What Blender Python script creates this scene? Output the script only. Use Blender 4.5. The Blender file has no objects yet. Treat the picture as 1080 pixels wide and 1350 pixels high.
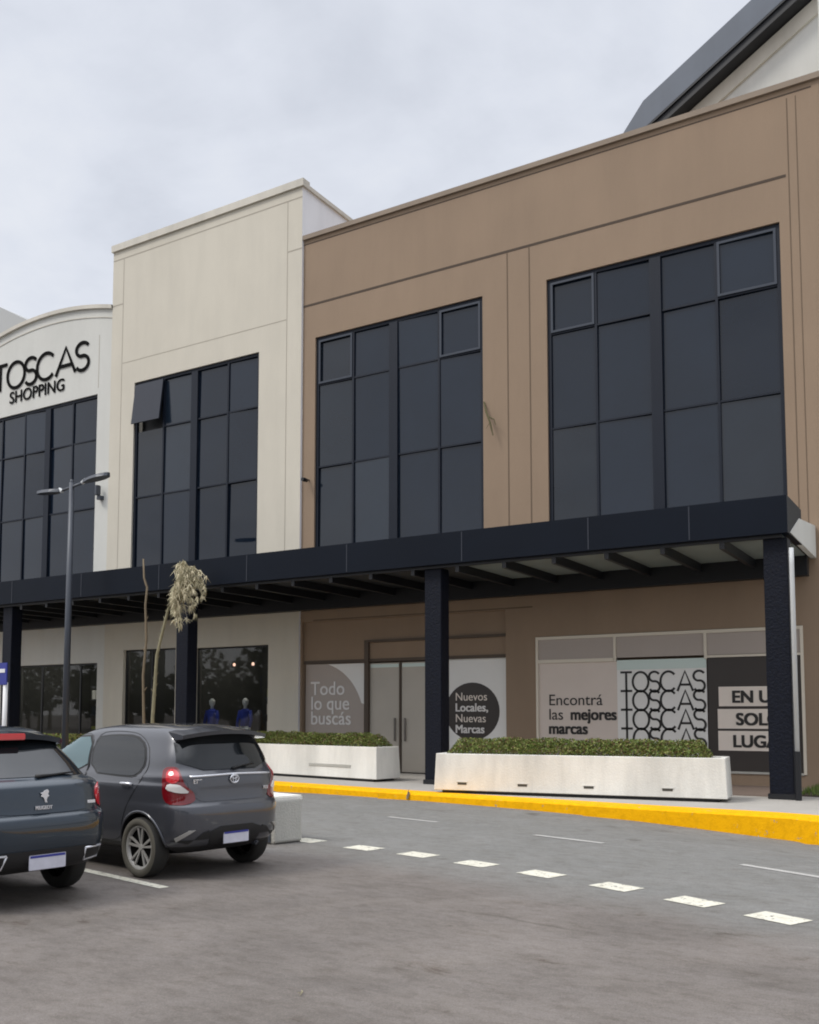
import bpy, bmesh, math, random
import numpy as np
from mathutils import Vector, Matrix
from mathutils.bvhtree import BVHTree
from mathutils.geometry import delaunay_2d_cdt
random.seed(7); rng = np.random.default_rng(7)
S = bpy.context.scene; C = S.collection
# ---------------------------------------------------------------- camera
cd = bpy.data.cameras.new('camera'); cam = bpy.data.objects.new('camera', cd); C.objects.link(cam); S.camera = cam
cam.location = (0, 0, 1.65)
cam.rotation_euler = (math.radians(90 + 4.341), 0, math.radians(31.105))
cd.sensor_fit = 'VERTICAL'; cd.sensor_height = 24; cd.sensor_width = 19.2
cd.lens = 1268.6 / 1350 * 24; cd.shift_y = (845.17 - 675) / 1350
cd.clip_start = .05; cd.clip_end = 3000
S.render.resolution_x = 819; S.render.resolution_y = 1024
S.render.engine = 'CYCLES'
try: S.cycles.filter_width = 1.9
except Exception: pass
# ---------------------------------------------------------------- world, sun, exposure
SUN_EL, SUN_AZ = math.radians(52), math.radians(218)      # azimuth from +Y, clockwise
w = bpy.data.worlds.new('World'); S.world = w; w.use_nodes = True
nt = w.node_tree; N = nt.nodes; L = nt.links; N.clear()
out = N.new('ShaderNodeOutputWorld'); bg = N.new('ShaderNodeBackground'); bg.inputs[1].default_value = .1
L.new(bg.outputs[0], out.inputs[0])
sky = N.new('ShaderNodeTexSky'); sky.sky_type = 'NISHITA'; sky.sun_disc = False
sky.sun_elevation = SUN_EL; sky.sun_rotation = SUN_AZ
tc = N.new('ShaderNodeTexCoord'); sp = N.new('ShaderNodeSeparateXYZ'); L.new(tc.outputs['Generated'], sp.inputs[0])
def mth(op, a, b=None, tree=nt):
    n = tree.nodes.new('ShaderNodeMath'); n.operation = op
    for i, v in enumerate((a, b)):
        if v is None: continue
        if isinstance(v, (int, float)): n.inputs[i].default_value = v
        else: tree.links.new(v, n.inputs[i])
    return n.outputs[0]
zz = mth('ADD', mth('MAXIMUM', sp.outputs[2], 0), .22)
cb = N.new('ShaderNodeCombineXYZ'); L.new(mth('DIVIDE', sp.outputs[0], zz), cb.inputs[0]); L.new(mth('DIVIDE', sp.outputs[1], zz), cb.inputs[1])
def noise(tree, vec, scale, detail=5, rough=.5, dist=0.0):
    n = tree.nodes.new('ShaderNodeTexNoise'); n.inputs['Scale'].default_value = scale
    n.inputs['Detail'].default_value = detail; n.inputs['Roughness'].default_value = rough; n.inputs['Distortion'].default_value = dist
    if vec is not None: tree.links.new(vec, n.inputs['Vector'])
    return n.outputs[0]
def ramp(tree, fac, stops):
    r = tree.nodes.new('ShaderNodeValToRGB'); e = r.color_ramp.elements
    while len(e) < len(stops): e.new(.5)
    for i, (p, c) in enumerate(stops):
        e[i].position = p; e[i].color = (*c, 1) if len(c) == 3 else c
    tree.links.new(fac, r.inputs[0]); return r.outputs[0]
def mixc(tree, fac, a, b, mode='MIX'):
    m = tree.nodes.new('ShaderNodeMix'); m.data_type = 'RGBA'; m.blend_type = mode
    for s, v in ((m.inputs[0], fac), (m.inputs[6], a), (m.inputs[7], b)):
        if isinstance(v, (int, float)): s.default_value = v
        elif isinstance(v, tuple): s.default_value = (*v, 1) if len(v) == 3 else v
        else: tree.links.new(v, s)
    return m.outputs[2]
n1 = noise(nt, cb.outputs[0], 2.1, 7, .58, .4); n2 = noise(nt, cb.outputs[0], 6.5, 5, .5, .2)
nn = mth('ADD', mth('MULTIPLY', n1, .64), mth('MULTIPLY', n2, .36))
cloud = ramp(nt, nn, [(.32, (6.4, 6.75, 7.55)), (.43, (7.15, 7.5, 8.3)), (.52, (7.75, 8.1, 8.9)), (.62, (8.3, 8.6, 9.25))])
# an overcast sky is brightest overhead and round the veiled sun
hi = ramp(nt, sp.outputs[2], [(.64, (1, 1, 1)), (.96, (3.6, 3.55, 3.45))])
sunward = mth('ADD', mth('MULTIPLY', sp.outputs[0], math.sin(SUN_AZ)), mth('MULTIPLY', sp.outputs[1], math.cos(SUN_AZ)))
sw = ramp(nt, sunward, [(.1, (1, 1, 1)), (.9, (1.45, 1.40, 1.33))])
cloud = mixc(nt, 1., mixc(nt, 1., cloud, hi, 'MULTIPLY'), sw, 'MULTIPLY')
L.new(mixc(nt, .92, sky.outputs[0], cloud), bg.inputs[0])
sd = bpy.data.lights.new('sun', 'SUN'); sun = bpy.data.objects.new('sun', sd); C.objects.link(sun)
sd.energy = 1.7; sd.angle = math.radians(14); sd.color = (1, .95, .87)
dv = Vector((math.sin(SUN_AZ) * math.cos(SUN_EL), math.cos(SUN_AZ) * math.cos(SUN_EL), math.sin(SUN_EL)))
sun.rotation_euler = (-dv).to_track_quat('-Z', 'Y').to_euler()
S.view_settings.view_transform = 'Standard'; S.view_settings.look = 'None'
S.view_settings.exposure = 0; S.view_settings.gamma = 1
# ---------------------------------------------------------------- materials
def mat(name, col, rough=.6, metal=0, spec=.5, var=0, vscale=1.5, fine=0, fscale=60, bump=0, bscale=40, coat=0, streak=0, col2=None, emit=0, vary_mode=None):
    m = bpy.data.materials.new(name); m.use_nodes = True; t = m.node_tree; b = t.nodes['Principled BSDF']
    b.inputs['Roughness'].default_value = rough; b.inputs['Metallic'].default_value = metal
    b.inputs['Specular IOR Level'].default_value = spec; b.inputs['Coat Weight'].default_value = coat; b.inputs['Coat Roughness'].default_value = .04
    b.inputs['Base Color'].default_value = (*col, 1)
    g = t.nodes.new('ShaderNodeNewGeometry'); pos = g.outputs['Position']; c = None
    if var:
        d = tuple(max(0, x * (1 - var)) for x in col) if col2 is None else col2
        u = tuple(min(1, x * (1 + var * .7)) for x in col)
        c = mixc(t, noise(t, pos, vscale, 6, .6), d, u)
    if streak:
        mp = t.nodes.new('ShaderNodeMapping'); mp.inputs['Scale'].default_value = (.9, .9, .16); t.links.new(pos, mp.inputs[0])
        s = ramp(t, noise(t, mp.outputs[0], 1.6, 6, .65), [(.35, (1 - streak,) * 3), (.6, (1, 1, 1))])
        c = mixc(t, 1., c if c is not None else tuple(col), s, 'MULTIPLY')
    if fine:
        s = ramp(t, noise(t, pos, fscale, 4, .7), [(.3, (1 - fine,) * 3), (.7, (1 + fine * .6,) * 3)])
        c = mixc(t, 1., c if c is not None else tuple(col), s, 'MULTIPLY')
    if c is not None: t.links.new(c, b.inputs['Base Color'])
    if bump:
        bn = t.nodes.new('ShaderNodeBump'); bn.inputs['Strength'].default_value = bump; bn.inputs['Distance'].default_value = .02
        t.links.new(noise(t, pos, bscale, 4, .6), bn.inputs['Height']); t.links.new(bn.outputs[0], b.inputs['Normal'])
    if emit: b.inputs['Emission Color'].default_value = (*col, 1); b.inputs['Emission Strength'].default_value = emit
    return m
def vary(m, lo, hi):
    t = m.node_tree; b = t.nodes['Principled BSDF']; oi = t.nodes.new('ShaderNodeObjectInfo'); src = b.inputs['Base Color'].links[0].from_socket
    t.links.new(mixc(t, 1., src, ramp(t, oi.outputs['Random'], [(0, lo), (1, hi)]), 'MULTIPLY'), b.inputs['Base Color'])
    r = t.nodes.new('ShaderNodeMapRange'); t.links.new(oi.outputs['Random'], r.inputs[0]); r.inputs[3].default_value = .03; r.inputs[4].default_value = .16; t.links.new(r.outputs[0], b.inputs['Roughness'])
def glass_mat(name, tint, ior=1.45, rough=.02, gloss=1.0):
    m = bpy.data.materials.new(name); m.use_nodes = True; t = m.node_tree; t.nodes.clear()
    o = t.nodes.new('ShaderNodeOutputMaterial'); mx = t.nodes.new('ShaderNodeMixShader'); tr = t.nodes.new('ShaderNodeBsdfTransparent'); gl = t.nodes.new('ShaderNodeBsdfGlossy')
    fr = t.nodes.new('ShaderNodeFresnel'); fr.inputs[0].default_value = ior
    tr.inputs[0].default_value = (*tint, 1); gl.inputs['Roughness'].default_value = rough; gl.inputs[0].default_value = (gloss, gloss, gloss, 1)
    t.links.new(fr.outputs[0], mx.inputs[0]); t.links.new(tr.outputs[0], mx.inputs[1]); t.links.new(gl.outputs[0], mx.inputs[2]); t.links.new(mx.outputs[0], o.inputs[0])
    return m
M = {}
M['brown'] = mat('brown_stucco', (.285, .206, .142), .85, var=.12, vscale=.45, streak=.06, fine=.05, bump=.25, bscale=90)
M['brown_trim'] = mat('brown_coping', (.27, .215, .165), .8, var=.12, vscale=.8, streak=.12)
M['groove'] = mat('dark_groove', (.07, .05, .037), .9)
M['cream'] = mat('cream_stucco', (.60, .562, .478), .85, var=.10, vscale=.5, streak=.055, fine=.06, bump=.25, bscale=90)
M['cream_trim'] = mat('cream_coping', (.60, .57, .50), .8, var=.15, vscale=.7, streak=.15)
M['handle'] = mat('dull_door_handle', (.17, .155, .14), .4, .3)
M['groove_lt'] = mat('soft_groove', (.135, .097, .066), .9)
M['cream_groove'] = mat('cream_groove', (.38, .345, .29), .9)
M['pale'] = mat('pale_stucco', (.60, .60, .565), .85, var=.08, vscale=.4, streak=.05, fine=.05, bump=.2, bscale=90)
M['offwhite'] = mat('off_white_wall', (.60, .60, .57), .85, var=.08, vscale=.5, streak=.08)
M['whitewash'] = mat('pale_grey_render', (.80, .81, .84), .85, var=.08, vscale=.6, streak=.08)
M['grey_wall'] = mat('grey_wall', (.42, .43, .43), .85, var=.1, vscale=.5)
M['frame'] = mat('anodised_frame', (.008, .012, .022), .5, 0, .25, var=.2)
M['frame_lt'] = mat('grey_sash_frame', (.040, .048, .064), .35, .3)
M['sash_dk'] = mat('grey_tinted_sash', (.018, .022, .034), .3, .1)
M['pane'] = mat('tinted_glass', (.009, .015, .026), .04, 0, .42, var=.35, vscale=.5, bump=.03, bscale=.9)
M['pane2'] = mat('tinted_glass_dull', (.012, .019, .030), .07, 0, .5, var=.35, vscale=.7, bump=.03, bscale=.7)
vary(M['pane'], (.55, .65, .75), (1.4, 1.4, 1.4)); vary(M['pane2'], (.6, .62, .65), (1.3, 1.3, 1.3))
M['navy'] = mat('navy_metal_cladding', (.003, .006, .013), .5, 0, .14, var=.3, vscale=.7)
M['column'] = mat('dark_stone_column', (.004, .006, .014), .55, 0, .2, var=.8, vscale=14, bump=.7, bscale=22)
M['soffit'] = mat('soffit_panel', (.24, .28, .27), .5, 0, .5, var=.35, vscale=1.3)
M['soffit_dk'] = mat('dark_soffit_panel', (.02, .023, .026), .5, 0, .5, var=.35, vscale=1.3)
M['black'] = mat('black_steel', (.006, .007, .010), .5)
M['slate'] = mat('slate_roof_sheet', (.11, .13, .165), .5, 0, .4, var=.15, vscale=1.2, streak=.1)
M['steel'] = mat('grey_painted_steel', (.060, .068, .085), .45, .2, var=.15)
M['pipe'] = mat('pale_pvc_pipe', (.55, .57, .58), .5)
M['concrete'] = mat('concrete', (.46, .45, .41), .85, var=.22, vscale=1.6, fine=.12, bump=.4, bscale=40, streak=.15)
M['white_conc'] = mat('white_painted_concrete', (.80, .785, .73), .8, var=.14, vscale=1.3, fine=.06, bump=.35, bscale=30, streak=.22)
M['brown_dk'] = mat('dark_brown_panel', (.085, .062, .045), .7, var=.15)
M['taupe'] = mat('taupe_vinyl', (.66, .575, .51), .5, var=.06)
M['taupe_dk'] = mat('deep_taupe_vinyl', (.40, .345, .305), .5, var=.06)
M['taupe_lt'] = mat('pale_taupe_vinyl', (.78, .70, .62), .5, var=.05)
M['beige_door'] = mat('frosted_beige_door', (.46, .42, .36), .45, var=.12, vscale=1.2)
M['cream_frame'] = mat('cream_frame', (.66, .60, .50), .6)
M['ivory'] = mat('ivory_vinyl', (.76, .75, .72), .5, var=.05)
M['mint'] = mat('pale_green_film', (.58, .68, .64), .4)
M['ink'] = mat('black_vinyl', (.018, .016, .015), .5)
M['darkvinyl'] = mat('dark_brown_vinyl', (.035, .028, .024), .5)
M['white_ink'] = mat('white_vinyl', (.72, .70, .68), .5)
M['letter'] = mat('black_sign_letters', (.004, .004, .004), .8, 0, .08)
M['slot'] = mat('shaded_drain_slot', (.07, .065, .055), .9)
M['soil'] = mat('soil', (.05, .035, .025), .95, var=.3, vscale=8)
def leafm(n, c): return mat(n, c, .6, 0, .3, var=.5, vscale=6)
M['leaf'] = leafm('hedge_leaf', (.12, .17, .035)); M['leaf2'] = leafm('hedge_leaf_olive', (.21, .23, .06)); M['leaf3'] = leafm('hedge_leaf_brown', (.15, .095, .045))
M['grass'] = leafm('grass_blade', (.06, .10, .02))
M['bark'] = mat('pale_bark', (.30, .27, .17), .9, var=.35, vscale=9)
M['bark_dk'] = mat('brown_bark', (.20, .155, .10), .9, var=.35, vscale=9)
M['twig'] = mat('green_brown_twig', (.10, .09, .04), .9, var=.3, vscale=9)
M['frond'] = mat('dry_frond', (.60, .53, .36), .8, var=.4, vscale=7)
M['frond2'] = mat('grey_green_frond', (.34, .31, .19), .8, var=.4, vscale=7)
M['yellow'] = mat('yellow_kerb_paint', (.88, .47, .0), .8, 0, .15, var=.1, vscale=1.5, fine=.06, bump=.2, bscale=25, streak=.05)
def worn(name, paintc, under, thr, scale, rough=.8):
    m = mat(name, paintc, rough, 0, .15, bump=.3, bscale=30); t = m.node_tree; b = t.nodes['Principled BSDF']; g = t.nodes.new('ShaderNodeNewGeometry'); pos = g.outputs['Position']
    a = ramp(t, noise(t, pos, scale, 8, .72), [(thr, (1, 1, 1)), (thr + .03, (0, 0, 0))])
    base = mixc(t, noise(t, pos, 1.4, 5, .6), tuple(x * .86 for x in paintc), tuple(min(1, x * 1.06) for x in paintc))
    dirt = ramp(t, noise(t, pos, 9, 6, .7), [(.3, (.80, .78, .74)), (.55, (1, 1, 1))]); base = mixc(t, 1., base, dirt, 'MULTIPLY')
    t.links.new(mixc(t, a, base, under), b.inputs['Base Color']); return m
M['yellow_worn'] = worn('worn_yellow_kerb', (.88, .445, .0), (.30, .27, .20), .335, 5.5)
M['dash'] = worn('worn_white_dash', (.66, .64, .55), (.16, .155, .145), .40, 16)
M['markwhite'] = mat('white_road_paint', (.66, .64, .56), .7, var=.2, vscale=5, fine=.25, fscale=45)
M['markdull'] = mat('worn_road_paint', (.42, .41, .39), .75, var=.3, vscale=5, fine=.35, fscale=45)
M['shop_in'] = mat('dark_shop_interior', (.05, .05, .048), .8, var=.3)
M['shop_glass'] = glass_mat('shop_glass', (.74, .78, .78), 1.5)
M['blue'] = mat('blue_cloth', (.02, .04, .30), .8); M['white'] = mat('white_plain', (.75, .75, .75), .5)
M['skin'] = mat('mannequin_white', (.6, .6, .6), .5); M['signblue'] = mat('blue_sign', (.03, .04, .26), .4)
M['fill_strip'] = mat('added_fill_glow', (1, .93, .82), .5, emit=14)
M['lampglow'] = mat('lit_bulb', (1, .6, .45), .5, emit=1.2)
# car materials
def paint(n, c): return mat(n, c, .34, .35, .5, coat=1)
M['paint_grey'] = paint('dark_grey_car_paint', (.060, .063, .075)); M['paint_blue'] = paint('dark_blue_car_paint', (.009, .021, .036))
M['blackplastic'] = mat('black_plastic', (.012, .012, .013), .55); M['carglass'] = mat('dark_car_glass', (.010, .012, .014), .03, 0, .6)
M['carglass_lt'] = mat('clear_car_glass', (.09, .15, .165), .03, 0, .6)
M['tyre'] = mat('tyre_rubber', (.022, .021, .019), .85); M['tread'] = mat('dusty_tyre_side', (.085, .078, .062), .9)
M['alloy'] = mat('alloy_rim', (.38, .37, .35), .4, .3)
M['pitch'] = mat('wheel_shadow_black', (.003, .003, .003), .9, 0, .05); M['chrome'] = mat('chrome', (.75, .76, .80), .3, .6)
M['redlens'] = mat('red_lens', (.55, .012, .02), .12, 0, .6, coat=1); M['darkred'] = mat('dark_red_lens', (.16, .004, .008), .12, coat=1)
M['clearlens'] = mat('clear_lens', (.62, .60, .58), .15, coat=1); M['redbar'] = mat('red_brake_bar', (.62, .03, .035), .2, coat=1)
M['plate'] = mat('number_plate', (.58, .58, .66), .5, var=.25, vscale=9)
# asphalt
def asphalt():
    m = bpy.data.materials.new('asphalt'); m.use_nodes = True; t = m.node_tree; b = t.nodes['Principled BSDF']
    g = t.nodes.new('ShaderNodeNewGeometry'); pos = g.outputs['Position']; s = t.nodes.new('ShaderNodeSeparateXYZ'); t.links.new(pos, s.inputs[0])
    # dust boundary: distance to the marked lane edge
    d = mth('ADD', mth('MULTIPLY', s.outputs[0], .30, tree=t), mth('ADD', s.outputs[1], -7.45, tree=t), tree=t)
    d = mth('ADD', d, mth('MULTIPLY', mth('ADD', noise(t, pos, .7, 6, .6), -.5, tree=t), 2.2, tree=t), tree=t)
    lane = ramp(t, mth('ADD', mth('MULTIPLY', d, .6, tree=t), .5, tree=t), [(.1, (0, 0, 0)), (.9, (1, 1, 1))])
    lanec = mixc(t, noise(t, pos, .9, 6, .6), (.150, .150, .144), (.205, .203, .196))
    dustc = mixc(t, ramp(t, noise(t, pos, .55, 7, .62, .4), [(.3, (0, 0, 0)), (.7, (1, 1, 1))]), (.112, .100, .092), (.196, .176, .163))
    c = mixc(t, lane, dustc, lanec)
    mp = t.nodes.new('ShaderNodeMapping'); mp.inputs['Scale'].default_value = (.8, 1.5, 1); mp.inputs['Rotation'].default_value = (0, 0, .3); t.links.new(pos, mp.inputs[0])
    st = ramp(t, noise(t, mp.outputs[0], 1.7, 7, .7, .6), [(.30, (.60, .54, .49)), (.38, (.93, .92, .90)), (.65, (1.05, 1.05, 1.05))])
    c = mixc(t, 1., c, st, 'MULTIPLY')
    st2 = ramp(t, noise(t, mp.outputs[0], 6.5, 5, .65), [(.33, (.78, .76, .74)), (.5, (1, 1, 1)), (.7, (1.12, 1.12, 1.12))])
    c = mixc(t, .8, c, mixc(t, 1., c, st2, 'MULTIPLY'))
    # fine cracks, kept to a few patches
    vo = t.nodes.new('ShaderNodeTexVoronoi'); vo.feature = 'DISTANCE_TO_EDGE'; vo.inputs['Scale'].default_value = .42
    wv_ = t.nodes.new('ShaderNodeMix'); wv_.data_type = 'VECTOR'; wv_.inputs[0].default_value = .18; nz = t.nodes.new('ShaderNodeTexNoise'); nz.inputs['Scale'].default_value = 2.2; nz.inputs['Detail'].default_value = 8; t.links.new(pos, nz.inputs['Vector'])
    t.links.new(pos, wv_.inputs[4]); t.links.new(nz.outputs[1], wv_.inputs[5]); t.links.new(wv_.outputs[1], vo.inputs['Vector'])
    crk = ramp(t, vo.outputs[0], [(.0, (.55, .53, .5)), (.006, (.9, .9, .9)), (.010, (1, 1, 1))]); msk = ramp(t, noise(t, pos, .5, 3, .5), [(.56, (0, 0, 0)), (.64, (.7, .7, .7))])
    c = mixc(t, msk, c, mixc(t, 1., c, crk, 'MULTIPLY'))
    oil = ramp(t, noise(t, pos, 1.15, 3, .45), [(.24, (.62, .6, .58)), (.31, (1, 1, 1))]); c = mixc(t, 1., c, oil, 'MULTIPLY')
    peb = ramp(t, noise(t, pos, 28, 6, .85), [(.30, (.80, .80, .80)), (.5, (1, 1, 1)), (.72, (1.25, 1.24, 1.22))]); c = mixc(t, 1., c, peb, 'MULTIPLY')
    f = ramp(t, noise(t, pos, 85, 4, .8), [(.3, (.72, .72, .72)), (.7, (1.28, 1.28, 1.28))]); c = mixc(t, 1., c, f, 'MULTIPLY')
    t.links.new(c, b.inputs['Base Color']); b.inputs['Roughness'].default_value = .85; b.inputs['Specular IOR Level'].default_value = .3
    bn = t.nodes.new('ShaderNodeBump'); bn.inputs['Strength'].default_value = .6; bn.inputs['Distance'].default_value = .012
    t.links.new(noise(t, pos, 70, 5, .7), bn.inputs['Height']); t.links.new(bn.outputs[0], b.inputs['Normal'])
    return m
M['asphalt'] = asphalt()
M['pavement'] = mat('concrete_pavement', (.38, .36, .33), .85, var=.2, vscale=1.1, fine=.1, bump=.3)
M['brownpave'] = mat('brown_tile_floor', (.17, .125, .10), .8, var=.2, vscale=2)
# ---------------------------------------------------------------- object helpers
def tag(o, label=None, cat=None, group=None, kind=None):
    for k, v in (('label', label), ('category', cat), ('group', group), ('kind', kind)):
        if v: o[k] = v
    return o
def empty(name, loc=(0, 0, 0), rz=0, **k):
    o = bpy.data.objects.new(name, None); o.location = loc; o.rotation_euler = (0, 0, rz); o.empty_display_size = .2; C.objects.link(o); return tag(o, **k)
class MB:
    def __init__(s): s.v = []; s.f = []; s.m = []
    def add(s, v, f, mi=0):
        k = len(s.v); s.v += [tuple(map(float, p)) for p in v]; s.f += [tuple(i + k for i in q) for q in f]; s.m += [mi] * len(f); return s
    def box(s, x0, x1, y0, y1, z0, z1, mi=0, b=0):
        if b:   # chamfered box
            bm = bmesh.new(); bmesh.ops.create_cube(bm, size=1)
            for v in bm.verts: v.co = Vector(((x0 + x1) / 2 + v.co.x * (x1 - x0), (y0 + y1) / 2 + v.co.y * (y1 - y0), (z0 + z1) / 2 + v.co.z * (z1 - z0)))
            bmesh.ops.bevel(bm, geom=bm.edges[:], offset=b, segments=2, affect='EDGES'); bm.verts.index_update()
            s.add([v.co for v in bm.verts], [[v.index for v in f.verts] for f in bm.faces], mi); bm.free(); return s
        v = [(x, y, z) for z in (z0, z1) for y in (y0, y1) for x in (x0, x1)]
        return s.add(v, [(0, 2, 3, 1), (4, 5, 7, 6), (0, 1, 5, 4), (2, 6, 7, 3), (0, 4, 6, 2), (1, 3, 7, 5)], mi)
    def tube(s, pts, r, n=8, mi=0, cap=True):
        pts = [Vector(p) for p in pts]; rr = r if isinstance(r, (list, tuple)) else [r] * len(pts); vs = []; fs = []
        for i, p in enumerate(pts):
            d = (pts[min(i + 1, len(pts) - 1)] - pts[max(i - 1, 0)]).normalized()
            a = d.cross(Vector((0, 0, 1)) if abs(d.z) < .9 else Vector((1, 0, 0))).normalized(); b = d.cross(a)
            for k in range(n):
                t = 2 * math.pi * k / n; vs.append(p + (a * math.cos(t) + b * math.sin(t)) * rr[i])
        for i in range(len(pts) - 1):
            for k in range(n): fs.append((i * n + k, i * n + (k + 1) % n, (i + 1) * n + (k + 1) % n, (i + 1) * n + k))
        if cap: fs.append(tuple(range(n - 1, -1, -1))); fs.append(tuple(range((len(pts) - 1) * n, len(pts) * n)))
        return s.add(vs, fs, mi)
    def lathe(s, prof, n=40, axis='y', mi=0, c=(0, 0, 0)):
        vs = []; fs = []
        for r, h in prof:
            for k in range(n):
                t = 2 * math.pi * k / n; a, b = r * math.cos(t), r * math.sin(t)
                vs.append((c[0] + a, c[1] + h, c[2] + b) if axis == 'y' else (c[0] + a, c[1] + b, c[2] + h))
        for i in range(len(prof) - 1):
            for k in range(n): fs.append((i * n + k, i * n + (k + 1) % n, (i + 1) * n + (k + 1) % n, (i + 1) * n + k))
        return s.add(vs, fs, mi)
    def prism(s, poly, y0, y1, mi=0):   # polygon in (x, z) extruded along y
        n = len(poly); v = [(x, y0, z) for x, z in poly] + [(x, y1, z) for x, z in poly]
        return s.add(v, [tuple(range(n)), tuple(range(2 * n - 1, n - 1, -1))] + [(i, i + n, (i + 1) % n + n, (i + 1) % n) for i in range(n)], mi)
    def build(s, name, mats, parent=None, smooth=False, fixn=True, **k):
        me = bpy.data.meshes.new(name); me.from_pydata(s.v, [], s.f)
        for m in (mats if isinstance(mats, (list, tuple)) else [mats]): me.materials.append(m)
        me.polygons.foreach_set('material_index', s.m)
        if fixn:
            bm = bmesh.new(); bm.from_mesh(me); bmesh.ops.recalc_face_normals(bm, faces=bm.faces); bm.to_mesh(me); bm.free()
        me.polygons.foreach_set('use_smooth', [smooth] * len(me.polygons)); me.update()
        o = bpy.data.objects.new(name, me); C.objects.link(o)
        if parent: o.parent = parent
        return tag(o, **k)
def embolden(me, e):
    bm = bmesh.new(); 
    for dx in (-e, e):
        for dy in (-e * .6, e * .6):
            k = len(bm.verts); bm.from_mesh(me); bm.verts.ensure_lookup_table()
            for v in bm.verts[k:]: v.co.x += dx; v.co.y += dy; v.co.z += .0004 * (dx > 0) + .0008 * (dy > 0)
    bm.to_mesh(me); bm.free()
def text(body, size, x, z, y, m, parent, bold=0, name='lettering', align='LEFT', sx=1., space=1., line=1., rot=None):
    cu = bpy.data.curves.new('t', 'FONT'); cu.body = body; cu.size = size; cu.offset = 0; cu.extrude = .004; cu.align_x = align
    cu.space_character = space; cu.space_line = line
    o = bpy.data.objects.new('t', cu); C.objects.link(o); dg = bpy.context.evaluated_depsgraph_get()
    me = bpy.data.meshes.new_from_object(o.evaluated_get(dg)); bpy.data.objects.remove(o)
    if bold > 0: embolden(me, bold)
    me.transform(Matrix.Diagonal((sx, 1, 1, 1)))
    me.transform(Matrix.Translation((x, y, z)) @ (rot if rot else Matrix.Rotation(math.pi / 2, 4, 'X')))
    me.materials.clear(); me.materials.append(m)
    r = bpy.data.objects.new(name, me); C.objects.link(r); r.parent = parent; return r
def stroke_letters(word, x0, z0, h, wds, t, y, mb, mi=0, depth=.02):
    """thin geometric capitals as flat strokes in the x/z plane"""
    def ribbon(p, closed=False):
        p = [Vector((a, b)) for a, b in p]; n = len(p); L_, R_ = [], []
        for i in range(n):
            if closed: d = (p[(i + 1) % n] - p[i - 1])
            else: d = p[min(i + 1, n - 1)] - p[max(i - 1, 0)]
            d.normalize(); q = Vector((-d.y, d.x)) * t / 2; L_.append(p[i] + q); R_.append(p[i] - q)
        v = [(a.x, y, a.y) for a in L_] + [(a.x, y, a.y) for a in R_] + [(a.x, y + depth, a.y) for a in L_] + [(a.x, y + depth, a.y) for a in R_]
        f = []
        for i in range(n if closed else n - 1):
            j = (i + 1) % n; f += [(i, j, n + j, n + i), (2 * n + i, 3 * n + i, 3 * n + j, 2 * n + j), (i, 2 * n + i, 2 * n + j, j), (n + i, n + j, 3 * n + j, 3 * n + i)]
        if not closed: f += [(0, n, 3 * n, 2 * n), (n - 1, 3 * n - 1, 4 * n - 1, 2 * n - 1)]
        mb.add(v, f, mi)
    def arc(cx, cz, rx, rz, a0, a1, n=28): return [(cx + rx * math.cos(math.radians(a0 + (a1 - a0) * i / n)), cz + rz * math.sin(math.radians(a0 + (a1 - a0) * i / n))) for i in range(n + 1)]
    x = x0
    for ch, wd in zip(word, wds):
        a, b = x, x + wd; c = (a + b) / 2
        if ch == 'T': ribbon([(a, z0 + h), (b, z0 + h)]); ribbon([(c, z0), (c, z0 + h - t / 2)])
        elif ch == 'O': ribbon(arc(c, z0 + h / 2, wd / 2, h / 2, 0, 360, 40)[:-1], True)
        elif ch == 'C': ribbon(arc(c, z0 + h / 2, wd / 2, h / 2, 42, 318))
        elif ch == 'A': ribbon([(a, z0), (c, z0 + h), (b, z0)]); ribbon([(a + wd * .2, z0 + h * .32), (b - wd * .2, z0 + h * .32)])
        elif ch == 'S': ribbon(arc(c, z0 + h * .75, wd / 2, h * .25, 30, 250, 18) + arc(c, z0 + h * .25, wd / 2, h * .27, 75, -150, 20))
        x = b + h * .04
    return x
def wall(mb, x0, x1, z0, z1, y, holes, rev=.2, mi=0, xs_extra=()):
    xs = sorted({x0, x1, *[h[0] for h in holes], *[h[1] for h in holes]}); zs = sorted({z0, z1, *[h[2] for h in holes], *[h[3] for h in holes]})
    for i in range(len(xs) - 1):
        for j in range(len(zs) - 1):
            cx, cz = (xs[i] + xs[i + 1]) / 2, (zs[j] + zs[j + 1]) / 2
            if any(h[0] < cx < h[1] and h[2] < cz < h[3] for h in holes): continue
            mb.add([(xs[i], y, zs[j]), (xs[i + 1], y, zs[j]), (xs[i + 1], y, zs[j + 1]), (xs[i], y, zs[j + 1])], [(0, 1, 2, 3)], mi)
    for a, b, c, d in holes:
        mb.add([(a, y, c), (b, y, c), (b, y, d), (a, y, d), (a, y + rev, c), (b, y + rev, c), (b, y + rev, d), (a, y + rev, d)],
               [(0, 4, 5, 1), (1, 5, 6, 2), (2, 6, 7, 3), (3, 7, 4, 0)], mi)
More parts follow.
